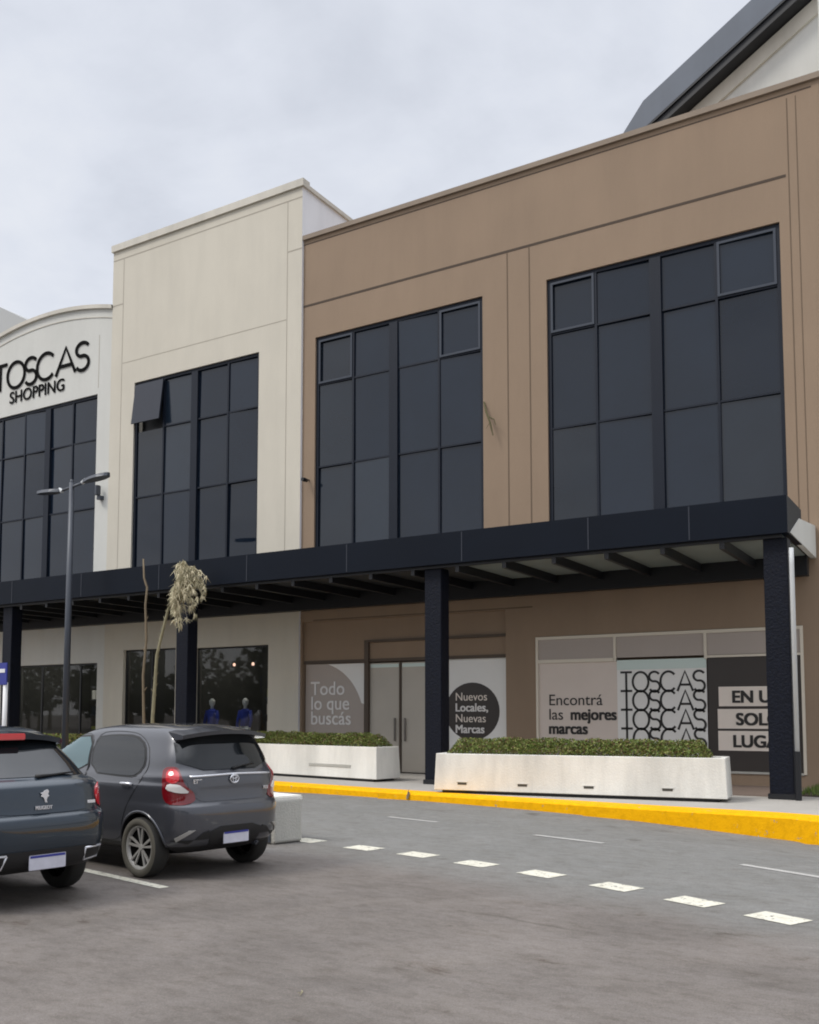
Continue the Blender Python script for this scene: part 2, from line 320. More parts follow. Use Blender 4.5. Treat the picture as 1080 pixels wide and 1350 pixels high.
# ---------------------------------------------------------------- ground
KT = [(-60, 17.6), (-20, 17.5), (-16.5, 17.25), (-13.57, 16.69), (-11.7, 16.38), (-9.86, 16.06), (-8.4, 15.87), (-6.98, 15.7), (-5.8, 15.58), (-4.75, 15.46), (-3.9, 15.4), (-3.09, 15.34), (-2.6, 15.24), (-2.2, 15.05), (-1.2, 14.4), (1, 12.6), (8, 9), (60, -8)]
KZ = [0, 0, 0, -.03, -.01, 0, -.01, -.03, -.06, -.10, -.15, -.20, -.22, -.225, -.225, -.2, -.1, 0]
def kerb_y(x): return float(np.interp(x, [p[0] for p in KT], [p[1] for p in KT]))
def road_z(x, y):
    ky = kerb_y(x); kz = float(np.interp(x, [p[0] for p in KT], KZ)); t = min(1, max(0, (y - (ky - 3.4)) / 3.4)); return kz * t * t * (3 - 2 * t)
gx = [-1500, -300, -80] + list(np.arange(-40, 10.01, .5)) + [30, 80, 300, 1500]
gy = [-1500, -300, -60, -20] + list(np.arange(-6, 26.01, .5)) + [60, 300, 1500]
mb = MB(); nx = len(gx)
def gz(x, y):
    if y > kerb_y(x) + .4: return -.3
    return road_z(x, y)
mb.add([(x, y, gz(x, y)) for y in gy for x in gx], [(j * nx + i, j * nx + i + 1, (j + 1) * nx + i + 1, (j + 1) * nx + i) for j in range(len(gy) - 1) for i in range(nx - 1)])
road = mb.build('road', M['asphalt'], smooth=True, kind='structure')
PZ = .13
def strip(mb, pts_a, pts_b, mi=0):
    n = len(pts_a); mb.add(list(pts_a) + list(pts_b), [(i, i + 1, n + i + 1, n + i) for i in range(n - 1)], mi)
kp = []
for (x, y), (x2, y2) in zip(KT, KT[1:]):
    st = max(1, int((x2 - x) / .5)) if x > -25 and x < 4 else 2
    for i in range(st): kp.append((x + (x2 - x) * i / st, y + (y2 - y) * i / st))
kp.append(KT[-1])
def off(p, d):
    r = []
    for i, (x, y) in enumerate(p):
        a = p[max(0, i - 1)]; b = p[min(len(p) - 1, i + 1)]; l = math.hypot(b[0] - a[0], b[1] - a[1]); r.append((x - (b[1] - a[1]) / l * d, y + (b[0] - a[0]) / l * d))
    return r
mb = MB(); o0 = kp; o1 = off(kp, .035); o2 = off(kp, .55); o3 = off(kp, -.02)
strip(mb, [(x, y, -.45) for x, y in o3], [(x, y, PZ - .03) for x, y in o0])
strip(mb, [(x, y, PZ - .03) for x, y in o0], [(x, y, PZ + .004) for x, y in o1]); strip(mb, [(x, y, PZ + .004) for x, y in o1], [(x, y, PZ + .004) for x, y in o2])
kb = mb.build('kerb', M['yellow_worn'], kind='structure')
mb = MB(); d_ = 0
for i in range(1, len(kp) - 1):     # joints between the kerb stones
    if not -24 < kp[i][0] < 3: continue
    d_ += math.hypot(kp[i][0] - kp[i - 1][0], kp[i][1] - kp[i - 1][1])
    if d_ < 1.0: continue
    d_ = 0; tx, ty = Vector((kp[i + 1][0] - kp[i - 1][0], kp[i + 1][1] - kp[i - 1][1])).normalized(); px_, py_ = kp[i]; w_ = .007
    A_ = [(px_ + ty * .024 - tx * w_ * q_, py_ - tx * .024 - ty * w_ * q_) for q_ in (-1, 1)]; B_ = [(x_ - ty * .028, y_ + tx * .028) for x_, y_ in A_]; Cc = [(x_ - ty * .56, y_ + tx * .56) for x_, y_ in A_]
    mb.add([(*A_[0], -.45), (*A_[1], -.45), (*B_[1], PZ - .026), (*B_[0], PZ - .026), (*Cc[1], PZ + .007), (*Cc[0], PZ + .007)], [(0, 1, 2, 3)])
mb.build('kerb_joint', M['concrete'], kb, fixn=False)
mb = MB()
pa = off(kp, .52); strip(mb, [(x, y, PZ) for x, y in pa], [(x, max(y + 1, 26), PZ) for x, y in pa])
mb.build('pavement', M['pavement'], kind='structure')
mb = MB(); mb.box(-9.3, -3.2, 18.75, 21.3, PZ - .05, PZ + .012); mb.build('tiled_path', M['brownpave'], kind='structure')
# ---------------------------------------------------------------- road markings
def mark(corners, name, m, **k):
    n = 4; a, b, c, d = [Vector(p) for p in corners]; vs = []
    for i in range(n + 1):
        for j in range(3):
            p = a.lerp(b, i / n).lerp(d.lerp(c, i / n), j / 2); vs.append((p.x, p.y, road_z(p.x, p.y) + .005))
    mbb = MB(); mbb.add(vs, [(i * 3 + j, (i + 1) * 3 + j, (i + 1) * 3 + j + 1, i * 3 + j + 1) for i in range(n) for j in range(2)])
    return mbb.build(name, m, **k)
dl = [(-7.72, 10.22), (-6.70, 10.01), (-5.84, 9.87), (-4.94, 9.61), (-4.05, 9.35), (-3.14, 9.03), (-2.31, 8.68), (-1.55, 8.34), (-.8, 7.98)]
for i, (x, y) in enumerate(dl):
    ux, uy = Vector((dl[min(i + 1, 8)][0] - dl[max(i - 1, 0)][0], dl[min(i + 1, 8)][1] - dl[max(i - 1, 0)][1])).normalized()
    h, wv = .22, .15; px, py = -uy, ux
    mark([(x - ux * h - px * wv, y - uy * h - py * wv), (x + ux * h - px * wv, y + uy * h - py * wv), (x + ux * h + px * wv, y + uy * h + py * wv), (x - ux * h + px * wv, y - uy * h + py * wv)],
         'road_marking_dash', M['dash'], kind='structure')
def lmark(p, q, wv, m):
    d = (Vector(q) - Vector(p)).normalized(); n = Vector((-d.y, d.x)) * wv / 2; p, q = Vector(p), Vector(q); mark([p - n, q - n, q + n, p + n], 'road_marking_line', m, kind='structure')
lmark((-8.38, 13.23), (-7.33, 12.98), .10, M['markdull']); lmark((-5.42, 12.29), (-4.32, 11.96), .10, M['markdull']); lmark((-2.42, 11.07), (-1.3, 10.5), .10, M['markdull'])
lmark((-11.9, 7.85), (-6.80, 6.76), .11, M['dash']); lmark((-12.4, 5.2), (-7.3, 4.0), .11, M['dash'])
# ---------------------------------------------------------------- facades
YW = 21.33; ZW = 12.28; Z1 = 10.91; Z2 = 8.55
def curtain_window(parent, cols, rows, y, thick=(), sash=(), z0=5.0, skip=(), open_pane=None, edge=.09):
    """cols: x of every vertical, rows: z of every horizontal (top first)"""
    mb = MB(); x0, x1, zt, zb = cols[0], cols[-1], rows[0], rows[-1]; fy = y + .06
    mb.box(x0, x1, fy, fy + .1, zt - edge, zt); mb.box(x0, x0 + edge, fy, fy + .1, zb, zt - edge); mb.box(x1 - edge, x1, fy, fy + .1, zb, zt - edge)
    for i, c in enumerate(cols[1:-1], 1):
        hw = .13 if i in thick else .03; mb.box(c - hw, c + hw, fy - (.03 if i in thick else 0), fy + .1, zb, zt - edge)
    fr = mb.build('window', M['frame'], parent)
    for i in range(len(cols) - 1):
        a = cols[i] + (edge if i == 0 else (.13 if i in thick else .03)); b = cols[i + 1] - (edge if i == len(cols) - 2 else (.13 if i + 1 in thick else .03))
        for j in range(len(rows) - 1):
            if (i, j) in skip: continue
            t = rows[j] - (edge if j == 0 else .022); c = rows[j + 1] + (.022 if j < len(rows) - 2 else 0)
            gl = MB(); k1, k2 = rng.normal(0, .012, 2); yy = fy + .05
            gl.add([(a, yy + k1, c), (b, yy - k1, c), (b, yy - k1 + k2, t), (a, yy + k1 + k2, t)], [(0, 1, 2, 3)])
            gl.build('pane', M['pane'] if rng.random() < .7 else M['pane2'], fr)
            if j < len(rows) - 2:
                mb2 = MB(); mb2.box(a, b, fy + .01, fy + .1, c - .044, c); mb2.build('transom', M['frame'], fr)
            if (i, j) in sash:
                sb = MB(); q = .055; y0_, y1_ = fy - .02, fy + .03
                sb.box(a, b, y0_, y1_, t - q, t); sb.box(a, b, y0_, y1_, c, c + q); sb.box(a, a + q, y0_, y1_, c + q, t - q); sb.box(b - q, b, y0_, y1_, c + q, t - q)
                sb.build('sash', M['frame_lt'], fr)
    return fr
# --- brown building
br = empty('shop_building', (-9.6, YW, 0), label='long brown stucco shop building with two tall dark windows', cat='building')
def loc(o):     # parts are modelled in world coordinates: cancel the parent's offset
    o.matrix_parent_inverse = Matrix.Translation(-Vector(o.parent.location)) if o.parent else Matrix(); return o
BX0, BX1, BZ = -16.42, -2.64, 15.22
B1 = [-15.98, -14.72, -13.40, -12.01, -10.70]; B2 = [-8.95, -7.72, -6.27, -4.90, -3.52]
mb = MB(); holes = [(B1[0], B1[-1], 5.2, ZW), (B2[0], B2[-1], 5.2, ZW), (-16.36, -10.12, PZ, 4.2), (-9.32, -3.32, .38, 3.5)]
wall(mb, BX0, BX1, PZ - .1, BZ, YW, holes, .22)
mb.add([(BX1, YW, 0), (BX1, 36, 0), (BX1, 36, BZ), (BX1, YW, BZ)], [(0, 1, 2, 3)]); mb.add([(BX0, YW, BZ), (BX1, YW, BZ), (BX1, 36, BZ - .3), (BX0, 36, BZ - .3)], [(0, 1, 2, 3)])
mb.box(-16.4, -10.1, YW + .3, YW + .35, 0, 4.3); mb.box(-9.4, -3.3, YW + .22, YW + .3, .3, 3.6)
bw = mb.build('wall', M['brown'], br)
mb = MB(); mb.box(BX0 + .01, BX1 + .02, YW - .07, YW + .35, BZ, BZ + .13); mb.build('coping', M['brown_trim'], br)
mb = MB(); mb.box(BX0 + .01, -2.8, YW - .006, YW + .01, BZ - .14, BZ - .11); mb.box(BX0 + .01, -3.36, YW - .006, YW + .01, 13.24, 13.30)
mb.build('groove', M['groove'], br)
for x, hw_, zt_ in ((-10.0, .014, 13.22), (-9.40, .014, 13.22), (-3.30, .010, 15.0), (-3.12, .008, 15.0)):
    mb = MB(); mb.box(x - hw_, x + hw_, YW - .006, YW + .01, 5.5, zt_); mb.build('groove', M['groove_lt'], br)
mb = MB(); mb.box(-15.98, -9.4, YW - .006, YW + .01, 4.22, 4.25); mb.build('groove', M['groove_lt'], br)
curtain_window(br, B1, [ZW, Z1, Z2, 5.2], YW, thick=(2,), sash=((0, 0), (3, 0)))
curtain_window(br, B2, [ZW, Z1, Z2, 5.2], YW, thick=(2,), sash=((0, 0), (3, 0)))
# shop bay one
mb = MB(); y = YW + .1
mb.box(-16.36, -10.12, y, y + .15, 3.08, 4.2); mb.build('bay_panel', M['brown'], br)
mb = MB(); mb.box(-14.30, -14.17, y - .08, y + .1, PZ, 3.62); mb.box(-14.17, -10.14, y - .08, y - .002, 3.56, 3.62); mb.box(-12.0, -11.92, y - .08, y + .1, PZ, 3.06); mb.box(-16.34, -10.14, y - .03, y - .002, 3.04, 3.12)
mb.box(-13.24, -13.19, y - .02, y + .02, PZ, 3.04); mb.build('door_frame', M['brown_dk'], br)
for a, b in ((-14.17, -13.25), (-13.18, -12.0)):
    mb = MB(); mb.box(a, b, y + .02, y + .07, PZ + .02, 3.0); d = mb.build('door', M['beige_door'], br)
    mb = MB(); hx = b - .12 if a < -14 else a + .12; mb.box(hx - .02, hx + .02, y - .04, y - .01, .95, 1.55); mb.build('handle', M['handle'], d)
    mb = MB(); mb.box(a + .02, b - .02, y + .012, y + .018, 2.88, 2.97); mb.build('top_rail', M['mint'], d)
def poster(name, x0, x1, z0, z1, yy, m):
    mb = MB(); mb.box(x0, x1, yy, yy + .012, z0, z1); return mb.build(name, m, br)
py = y + .04
p1 = poster('poster', -16.33, -14.32, PZ + .2, 3.03, py, M['taupe_dk'])
mb = MB(); cx, cz, R = -16.0, 1.45, 1.62     # pale corner beyond a big taupe disc
pts = [(-14.34, 3.01)] + [(cx + R * math.cos(a), cz + R * math.sin(a)) for a in np.linspace(math.radians(74), math.radians(18), 12) if cx + R * math.cos(a) < -14.34 and cz + R * math.sin(a) < 3.01]
pts = [(-14.34, 3.01), (cx + math.sqrt(R * R - (3.01 - cz) ** 2), 3.01)] + [p for p in pts[1:]] + [(-14.34, cz + math.sqrt(max(.0, R * R - (-14.34 - cx) ** 2)) if R > 1.66 else 1.9)]
mb.prism(pts, py - .006, py - .003); mb.build('poster_corner', M['ivory'], p1)
text('Todo\nlo que\nbuscás', .52, -16.15, 2.18, py - .008, M['white_ink'], p1, .006, line=.78)
p3 = poster('poster', -11.90, -10.16, PZ + .2, 3.05, py, M['ivory'])
mb = MB(); mb.prism([(-11.12 + .76 * math.cos(a), 1.72 + .72 * math.sin(a)) for a in np.linspace(0, 2 * math.pi, 40, endpoint=False)], py - .006, py - .003); mb.build('poster_disc', M['darkvinyl'], p3)
text('Nuevos', .29, -11.60, 1.99, py - .012, M['taupe_lt'], p3, 0); text('Locales,', .29, -11.60, 1.72, py - .012, M['white_ink'], p3, .007)
text('Nuevas', .29, -11.60, 1.45, py - .012, M['taupe_lt'], p3, 0); text('Marcas', .29, -11.60, 1.18, py - .012, M['white_ink'], p3, .007)
# shop bay two
y2 = YW - .02
mb = MB(); F_ = .06
for a, b, c, d in ((-9.32, -3.32, 3.42, 3.49), (-9.32, -7.40, 2.86, 2.94), (-5.32, -3.32, 2.88, 2.93)): mb.box(a, b, y2, y2 + .08, c, d)
for x in (-9.32, -7.39, -5.34, -3.36): mb.box(x, x + .06, y2 - .003, y2 + .083, 2.86 if x > -9.3 and x < -3.5 else .40, 3.49)
mb.build('shop_window_frame', M['cream_frame'], br)
for a, b in ((-9.26, -7.39), (-7.33, -5.34), (-5.28, -3.36)):
    mb = MB(); mb.box(a, b, y2 + .03, y2 + .06, 2.94, 3.42); mb.build('transom_panel', M['taupe_dk'], br)
q1 = poster('poster', -9.26, -7.32, .40, 2.86, y2 + .04, M['taupe'])
text('Encontrá', .37, -9.02, 1.86, y2 + .032, M['ink'], q1, -.001); text('las', .37, -9.02, 1.52, y2 + .032, M['ink'], q1, -.001)
text('mejores', .37, -8.47, 1.52, y2 + .032, M['ink'], q1, .013, sx=.93); text('marcas', .37, -9.02, 1.19, y2 + .032, M['ink'], q1, .013, sx=.93)
q2 = poster('poster', -7.32, -5.30, .40, 2.88, y2 + .034, M['ivory'])
mb = MB(); mb.box(-7.32, -5.30, y2 + .028, y2 + .032, 2.66, 2.88); mb.build('poster_band', M['mint'], q2)
mb = MB()
for k in range(5):
    stroke_letters('TOSCAS', -7.24, 2.16 - k * .425, .44, [.27, .36, .24, .36, .34, .24], .05, y2 + .026, mb, 0, .005)
mb.build('lettering', M['ink'], q2)
q3 = poster('poster', -5.28, -3.36, .40, 2.88, y2 + .04, M['darkvinyl'])
for k, (s_, z_) in enumerate((('EN UN', 1.90), ('SOLO', 1.42), ('LUGAR', .95))):
    mb = MB(); mb.box(-5.08 + (.03 if k == 0 else 0), -3.55, y2 + .03, y2 + .034, z_ - .08, z_ + .34); mb.build('poster_bar', M['taupe_lt'], q3)
    text(s_, .36, -4.78 if k != 1 else -4.7, z_, y2 + .024, M['ink'], q3, .014)
mb = MB(); mb.box(-5.28, -3.36, y2 - .01, y2 + .05, .385, .43); mb.build('window_sill', M['concrete'], br)
# small things on the brown wall
mb = MB(); mb.tube([(-16.16, YW, 8.2), (-16.16, YW - .12, 8.2)], .02); mb.lathe([(0, -.1), (.05, -.1), (.06, 0), (.05, .1), (0, .1)], 12, 'y', c=(-16.16, YW - .22, 8.17))
mb.build('security_camera', M['black'], label='small black security camera on the brown wall beside the cream tower', cat='camera')
mb = MB(); mb.tube([(-10.66, YW - .02, 9.5), (-10.55, YW - .12, 9.2), (-10.42, YW - .18, 8.9), (-10.33, YW - .2, 8.55)], [.022, .026, .024, .012], 6)
mb.tube([(-10.50, YW - .14, 9.08), (-10.30, YW - .2, 8.95), (-10.25, YW - .2, 8.80)], [.018, .014, .008], 5); mb.tube([(-10.42, YW - .18, 8.9), (-10.52, YW - .2, 8.75)], [.008, .004], 5)
mb.build('dry_twig', M['twig'], label='dry twig hanging from the edge of the left brown-wall window', cat='twig')
# --- cream tower
TX0, TX1, TZ, TY = -24.22, -16.42, 16.82, 21.25
tw = empty('tower_building', ((TX0 + TX1) / 2, TY, 0), label='tall cream tower block with one open window pane, between arch and brown building', cat='building')
T = [-23.12, -21.86, -20.54, -19.20, -17.97]
mb = MB(); wall(mb, TX0, TX1, PZ - .1, TZ, TY, [(T[0], T[-1], 5.2, 12.24), (-23.35, -21.1, PZ, 3.66), (-20.3, -17.5, .35, 3.62)], .22)
sw_ = MB(); sw_.add([(TX1, TY, 0), (TX1, 26.2, 0), (TX1, 26.2, TZ), (TX1, TY, TZ)], [(0, 1, 2, 3)]); sw_.build('side_wall', M['whitewash'], tw)
mb.add([(TX0, TY, 0), (TX0, 26.2, 0), (TX0, 26.2, TZ), (TX0, TY, TZ)], [(0, 1, 2, 3)])
mb.add([(TX0, TY, TZ), (TX1, TY, TZ), (TX1, 26.2, TZ - .1), (TX0, 26.2, TZ - .1)], [(0, 1, 2, 3)]); mb.build('wall', M['cream'], tw)
mb = MB(); mb.box(TX0 - .04, TX1 + .07, TY - .07, TY + .25, TZ, TZ + .22); mb.box(TX1 - .2, TX1 + .07, TY + .25, 26.2, TZ, TZ + .12); mb.box(TX0 - .04, TX0 + .2, TY + .25, 26.2, TZ, TZ + .12); mb.build('coping', M['cream_trim'], tw)
mb = MB(); mb.box(TX0 + .01, TX1 - .01, TY - .005, TY + .01, TZ - .31, TZ - .28)
for x in (-16.95, -23.72): mb.box(x - .010, x + .010, TY - .005, TY + .01, 5.2, TZ - .32)
mb.box(-16.94, TX1, TY - .005, TY + .01, 14.98, 15.01); mb.box(TX0, -23.73, TY - .005, TY + .01, 14.98, 15.01); mb.box(-23.7, -16.97, TY - .004, TY + .01, 12.98, 13.0)
mb.build('groove', M['cream_groove'], tw)
wt = curtain_window(tw, T, [12.24, 10.64, 8.5, 5.2], TY, thick=(2,), skip=((0, 0),))
# open awning pane
mb = MB(); a, b = T[0] + .06, T[1] + .02; yt, yb = TY + .04, TY - .12; zt, zb = 12.14, 10.84
mb.add([(a, yt, zt), (b, yt, zt), (b, yb, zb), (a, yb, zb), (a, yt - .05, zt), (b, yt - .05, zt), (b, yb - .05, zb), (a, yb - .05, zb)], [(0, 1, 2, 3), (4, 5, 6, 7), (0, 1, 5, 4), (1, 2, 6, 5), (2, 3, 7, 6), (3, 0, 4, 7)])
mb.build('open_sash', M['sash_dk'], wt, label='awning sash swung open')
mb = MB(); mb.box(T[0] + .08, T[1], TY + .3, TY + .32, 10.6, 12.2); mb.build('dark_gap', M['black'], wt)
# --- arch building
AX0, AX1, AY = -31.9, TX0, 21.29; ac = -28.0
ar = empty('arch_building', (ac, AY, 0), label='pale shop building with arched top and black TOSCAS SHOPPING sign', cat='building')
A = [-24.88 - 1.243 * i for i in range(6)][::-1]
def az(x): return 15.40 - .038 * (x + 27.6) ** 2
mb = MB(); wall(mb, AX0, AX1, PZ - .1, 14.6, AY, [(A[0], A[-1], 5.2, 12.2), (-28.6, -24.58, PZ, 3.3)], .22)
xs = np.linspace(AX0, AX1, 41)
mb.add([(x, AY, 14.6) for x in xs] + [(x, AY, az(x)) for x in xs], [(i, i + 1, 41 + i + 1, 41 + i) for i in range(40)])
mb.add([(x, AY, az(x)) for x in xs] + [(x, 34, az(x)) for x in xs], [(i, i + 1, 41 + i + 1, 41 + i) for i in range(40)])
mb.build('wall', M['pale'], ar)
# arched head of the ground-floor opening
mb = MB(); ap = [(x, 3.62 + .26 * (1 - ((x + 26.59) / 2.01) ** 2)) for x in np.linspace(-28.6, -24.58, 25)]
mb2 = MB()
mb = MB()
for a_, d_ in ((0.0, .16), (.30, .05)):
    top = [(x, az(x) - a_) for x in xs]; bot = [(x, az(x) - a_ - (.13 if a_ == 0 else .03)) for x in xs]; n = len(xs); pr = .09 if a_ == 0 else .02
    v = [(x, AY - pr, z) for x, z in top] + [(x, AY - pr, z) for x, z in bot] + [(x, AY + (.3 if a_ == 0 else .001), z) for x, z in top] + [(x, AY + .001, z) for x, z in bot]
    if a_ == 0: v = [(p[0], p[1], p[2] + .1) for p in v]
    mb.add(v, [(i, i + 1, n + i + 1, n + i) for i in range(n - 1)] + [(i, i + 1, 2 * n + i + 1, 2 * n + i) for i in range(n - 1)] + [(n + i, n + i + 1, 3 * n + i + 1, 3 * n + i) for i in range(n - 1)])
mb.build('coping', M['cream_trim'], ar)
mb = MB(); mb.box(-24.86, -24.84, AY - .005, AY + .01, 12.4, 14.2); mb.build('groove', M['cream_groove'], ar)
curtain_window(ar, A, [12.2, 10.70, 8.42, 5.2], AY, thick=(3,))
mb = MB(); stroke_letters('TOSCAS', -30.32, 13.16, .93, [.72, .93, .60, .95, .98, .62], .115, AY - .035, mb, 0, .02); mb.build('sign_lettering', M['letter'], ar)
text('SHOPPING', .60, -29.42, 12.62, AY - .025, M['letter'], ar, .009, name='sign_lettering', sx=1.02)
mb = MB(); mb.box(-24.62, -24.46, AY - .16, AY, 8.6, 8.72); mb.box(-24.60, -24.48, AY - .28, AY - .10, 8.72, 9.05, b=.02)
mb.build('wall_light', M['steel'], label='small grey wall light on the pale pier beside the street lamp', cat='light')
# grey block behind at the left edge
mb = MB(); mb.prism([(-60, 0), (-39.9, 0), (-39.9, 21.0), (-42.5, 22.35), (-60, 24.5)], 30, 44); mb.build('grey_building', M['grey_wall'], label='plain grey building rising behind the arched roof at the left', cat='building')
# --- gabled hall behind, top right
gh = empty('gabled_hall', (1.5, 24.5, 0), label='tall cream gabled hall with slate roof behind the brown building', cat='building')
s_ = .606; RX, RZ = -7.26, 17.83; PK = 2.2
def rz_(x): return RZ + s_ * (x - RX)
half = [(-7.95, 16.95), (RX, RZ), (PK, rz_(PK))]; low = [(PK, rz_(PK) - .74), (-7.19, rz_(-7.19) - .76), (-7.5, 16.5)]
mir = lambda p: (2 * PK - p[0], p[1])
mb = MB(); poly = half + low; mb.prism(poly, 24.0, 40); mb.prism([mir(p) for p in poly], 24.0, 40); mb.build('roof', M['slate'], gh)
mb = MB()
for o_, yy, m_ in ((.76, 24.05, 0),):
    mb.prism([(-7.15, rz_(-7.15) - .765), (PK, rz_(PK) - .745), (PK, rz_(PK) - 1.02), (-7.0, rz_(-7.0) - 1.04)], 24.06, 24.6)
mb.prism([(-7.45, rz_(-7.15) - .98), (-7.2, rz_(-7.2) - .768), (PK, rz_(PK) - .748), (PK, rz_(PK) - .80), (-7.15, rz_(-7.15) - .82)], 24.004, 24.056)
mb.build('soffit', M['black'], gh)
for x in (-4.9, -3.7): pass
mb = MB(); mb.prism([(-7.0, 10), (-7.0, rz_(-7.0) - 1.0), (PK, rz_(PK) - 1.0), (2 * PK + 7.0, rz_(-7.0) - 1.0), (2 * PK + 7, 10)], 24.55, 39); mb.build('wall', M['offwhite'], gh)
mb = MB(); mb.prism([(-7.0, rz_(-7.0) - 1.06), (PK, rz_(PK) - 1.06), (PK, rz_(PK) - 1.50), (-6.8, rz_(-6.8) - 1.50)], 24.47, 24.56); mb.build('rake_board', M['cream_trim'], gh)
mb = MB(); mb.box(-2.62, 6.5, 21.42, 24.4, 0, 17.9); mb.build('pylon', M['offwhite'], gh)
for o in list(C.objects):
    if o.parent in (br, tw, ar, gh): loc(o)
# ---------------------------------------------------------------- canopy
cn = empty('canopy', (-14, 18.1, 0), label='long navy metal canopy running along the shopfronts', cat='canopy')
mb = MB(); X0, X1 = -34, -3.0; YF, YB = 18.08, YW - .09
mb.box(X0, X1, YF, YF + .12, 4.9, 5.58)
mb.build('fascia', M['navy'], cn)
mb = MB()
for x in (-4.75, -6.75, -9.6, -12.6, -15.6, -18.6, -21.6, -24.6, -27.6): mb.box(x - .012, x + .012, YF - .006, YF, 4.92, 5.56)
mb.build('panel_joint', M['sash_dk'], cn)
mb = MB(); mb.box(X1 - .12, X1, YF + .12, 19.6, 4.9, 5.58); mb.build('side_fascia', M['navy'], cn)
mb = MB(); mb.add([(X1 - .1, 18.3, 4.93), (X1 - .1, 21.3, 4.88), (X1 - .1, 21.3, 5.56), (X1 - .1, 19.3, 5.36), (X1 + .01, 18.3, 4.93), (X1 + .01, 21.3, 4.88), (X1 + .01, 21.3, 5.56), (X1 + .01, 19.3, 5.36)], [(0, 1, 2, 3), (4, 5, 6, 7), (0, 1, 5, 4), (1, 2, 6, 5), (2, 3, 7, 6), (3, 0, 4, 7)])
mb.build('end_panel', M['offwhite'], cn)
mb = MB(); mb.box(X0, X1 - .13, YF + .13, YB, 5.44, 5.52); mb.build('roof_sheet', M['navy'], cn)
for i in range(27):
    xa = X1 - .14 - 1.12 * i
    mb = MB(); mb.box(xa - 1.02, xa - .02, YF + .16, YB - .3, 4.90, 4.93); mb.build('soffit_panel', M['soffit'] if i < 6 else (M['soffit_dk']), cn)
    mb = MB(); mb.box(xa - 1.09, xa - 1.0, YF + .13, YB, 4.72, 4.97); mb.build('joist', M['black'], cn)
mb = MB(); mb.box(X0, X1 - .13, YB - .24, YB, 4.50, 4.98); mb.box(X0, X1 - .13, YF + .121, YF + .22, 4.84, 5.2); mb.build('edge_beam', M['black'], cn)
for i, (x, lb) in enumerate(((-3.47, 'dark stone column at the right end of the canopy, by the pipe'), (-10.64, 'dark stone column between the two flower planters'), (-18.14, 'dark stone column behind the dry palm'), (-25.25, 'dark stone column at the left edge beside the blue sign'))):
    c = empty('canopy_column', (x + .22, 18.28, PZ), label=lb, cat='column', group='dark columns under the canopy')
    mb = MB(); mb.box(-.22, .2, 0, .36, 0, 4.72, b=.012); mb.build('shaft', M['column'], c); mb = MB(); mb.box(-.25, .23, -.03, .39, 0, .1, b=.01); mb.build('base_plate', M['black'], c)
for o in C.objects:
    if o.parent == cn: loc(o)
dp = empty('downpipe', (-2.97, 18.2, PZ), label='pale downpipe with dark foot beside the right-hand column', cat='pipe')
mb = MB(); mb.tube([(.0, .0, 4.5), (.0, 0, 4.2), (.0, 0, .85)], .042, 10); mb.build('pipe', M['pipe'], dp, smooth=True)
mb = MB(); mb.tube([(0, 0, 0), (0, 0, .86)], .055, 10); mb.build('pipe_foot', M['black'], dp)
# ---------------------------------------------------------------- shop interiors
def shop(x0, x1, zt, y, label, shades, xdoor=()):
    own = tw if y == TY else ar; mb = MB(); d = 3.2; yb = y + .26
    mb.box(x0 - .3, x1 + .3, yb + d, yb + d + .1, PZ, zt + .4); mb.box(x0 - .4, x0 - .3, yb, yb + d, PZ, zt + .4); mb.box(x1 + .3, x1 + .4, yb, yb + d, PZ, zt + .4); mb.box(x0 - .3, x1 + .3, yb, yb + d, PZ - .03, PZ + .02); mb.box(x0 - .3, x1 + .3, yb, yb + d, zt + .4, zt + .45)
    r = mb.build('shop_interior', M['shop_in'], own, label=label); loc(r)
    mb = MB(); e = .05; mb.box(x0, x1, y + .12, y + .18, zt - e, zt); mb.box(x0, x0 + e, y + .12, y + .18, PZ, zt - e); mb.box(x1 - e, x1, y + .12, y + .18, PZ, zt - e)
    for x in xdoor: mb.box(x - .03, x + .03, y + .12, y + .18, PZ, zt - e)
    mb.build('shop_frame', M['black'], r)
    mb = MB(); mb.add([(x0 + e, y + .15, PZ), (x1 - e, y + .15, PZ), (x1 - e, y + .15, zt - e), (x0 + e, y + .15, zt - e)], [(0, 1, 2, 3)]); mb.build('shop_pane', M['shop_glass'], r)
    for k in range(2):
        mb = MB(); zc = zt + .36; yc = yb + .7 + k * 1.3; mb.box(x0 + .3, x1 - .3, yc, yc + .12, zc, zc + .03); mb.build('added_fill_strip', M['fill_strip'], r)  # glowing strips added to brighten the shop interior
    for k in range(shades):     # shelves and stock
        mb = MB(); zz_ = .5 + k * .55; mb.box(x0 + .2, x1 - .2, yb + d - .45, yb + d - .05, zz_, zz_ + .04)
        xx = x0 + .25
        while xx < x1 - .4:
            wv = rng.uniform(.08, .3); mb.box(xx, xx + wv, yb + d - .4, yb + d - .1, zz_ + .041, zz_ + rng.uniform(.15, .42), int(rng.integers(1, 5))); xx += wv + rng.uniform(.03, .15)
        mb.build('shelf', [M['steel'], M['taupe'], M['frame_lt'], M['leaf2'], M['ivory']], r)
    return r
shop(-20.3, -17.5, 3.62, TY, 'dark shop window with blue clothes on display in the cream tower', 4)
shop(-23.35, -21.1, 3.66, TY, 'dark glazed shop doorway in the cream tower behind the bare stem', 3, (-22.2,))
shop(-28.6, -24.58, 3.3, AY, 'wide dark shop window under the arched building', 4, (-27.4, -26.2, -25.5))
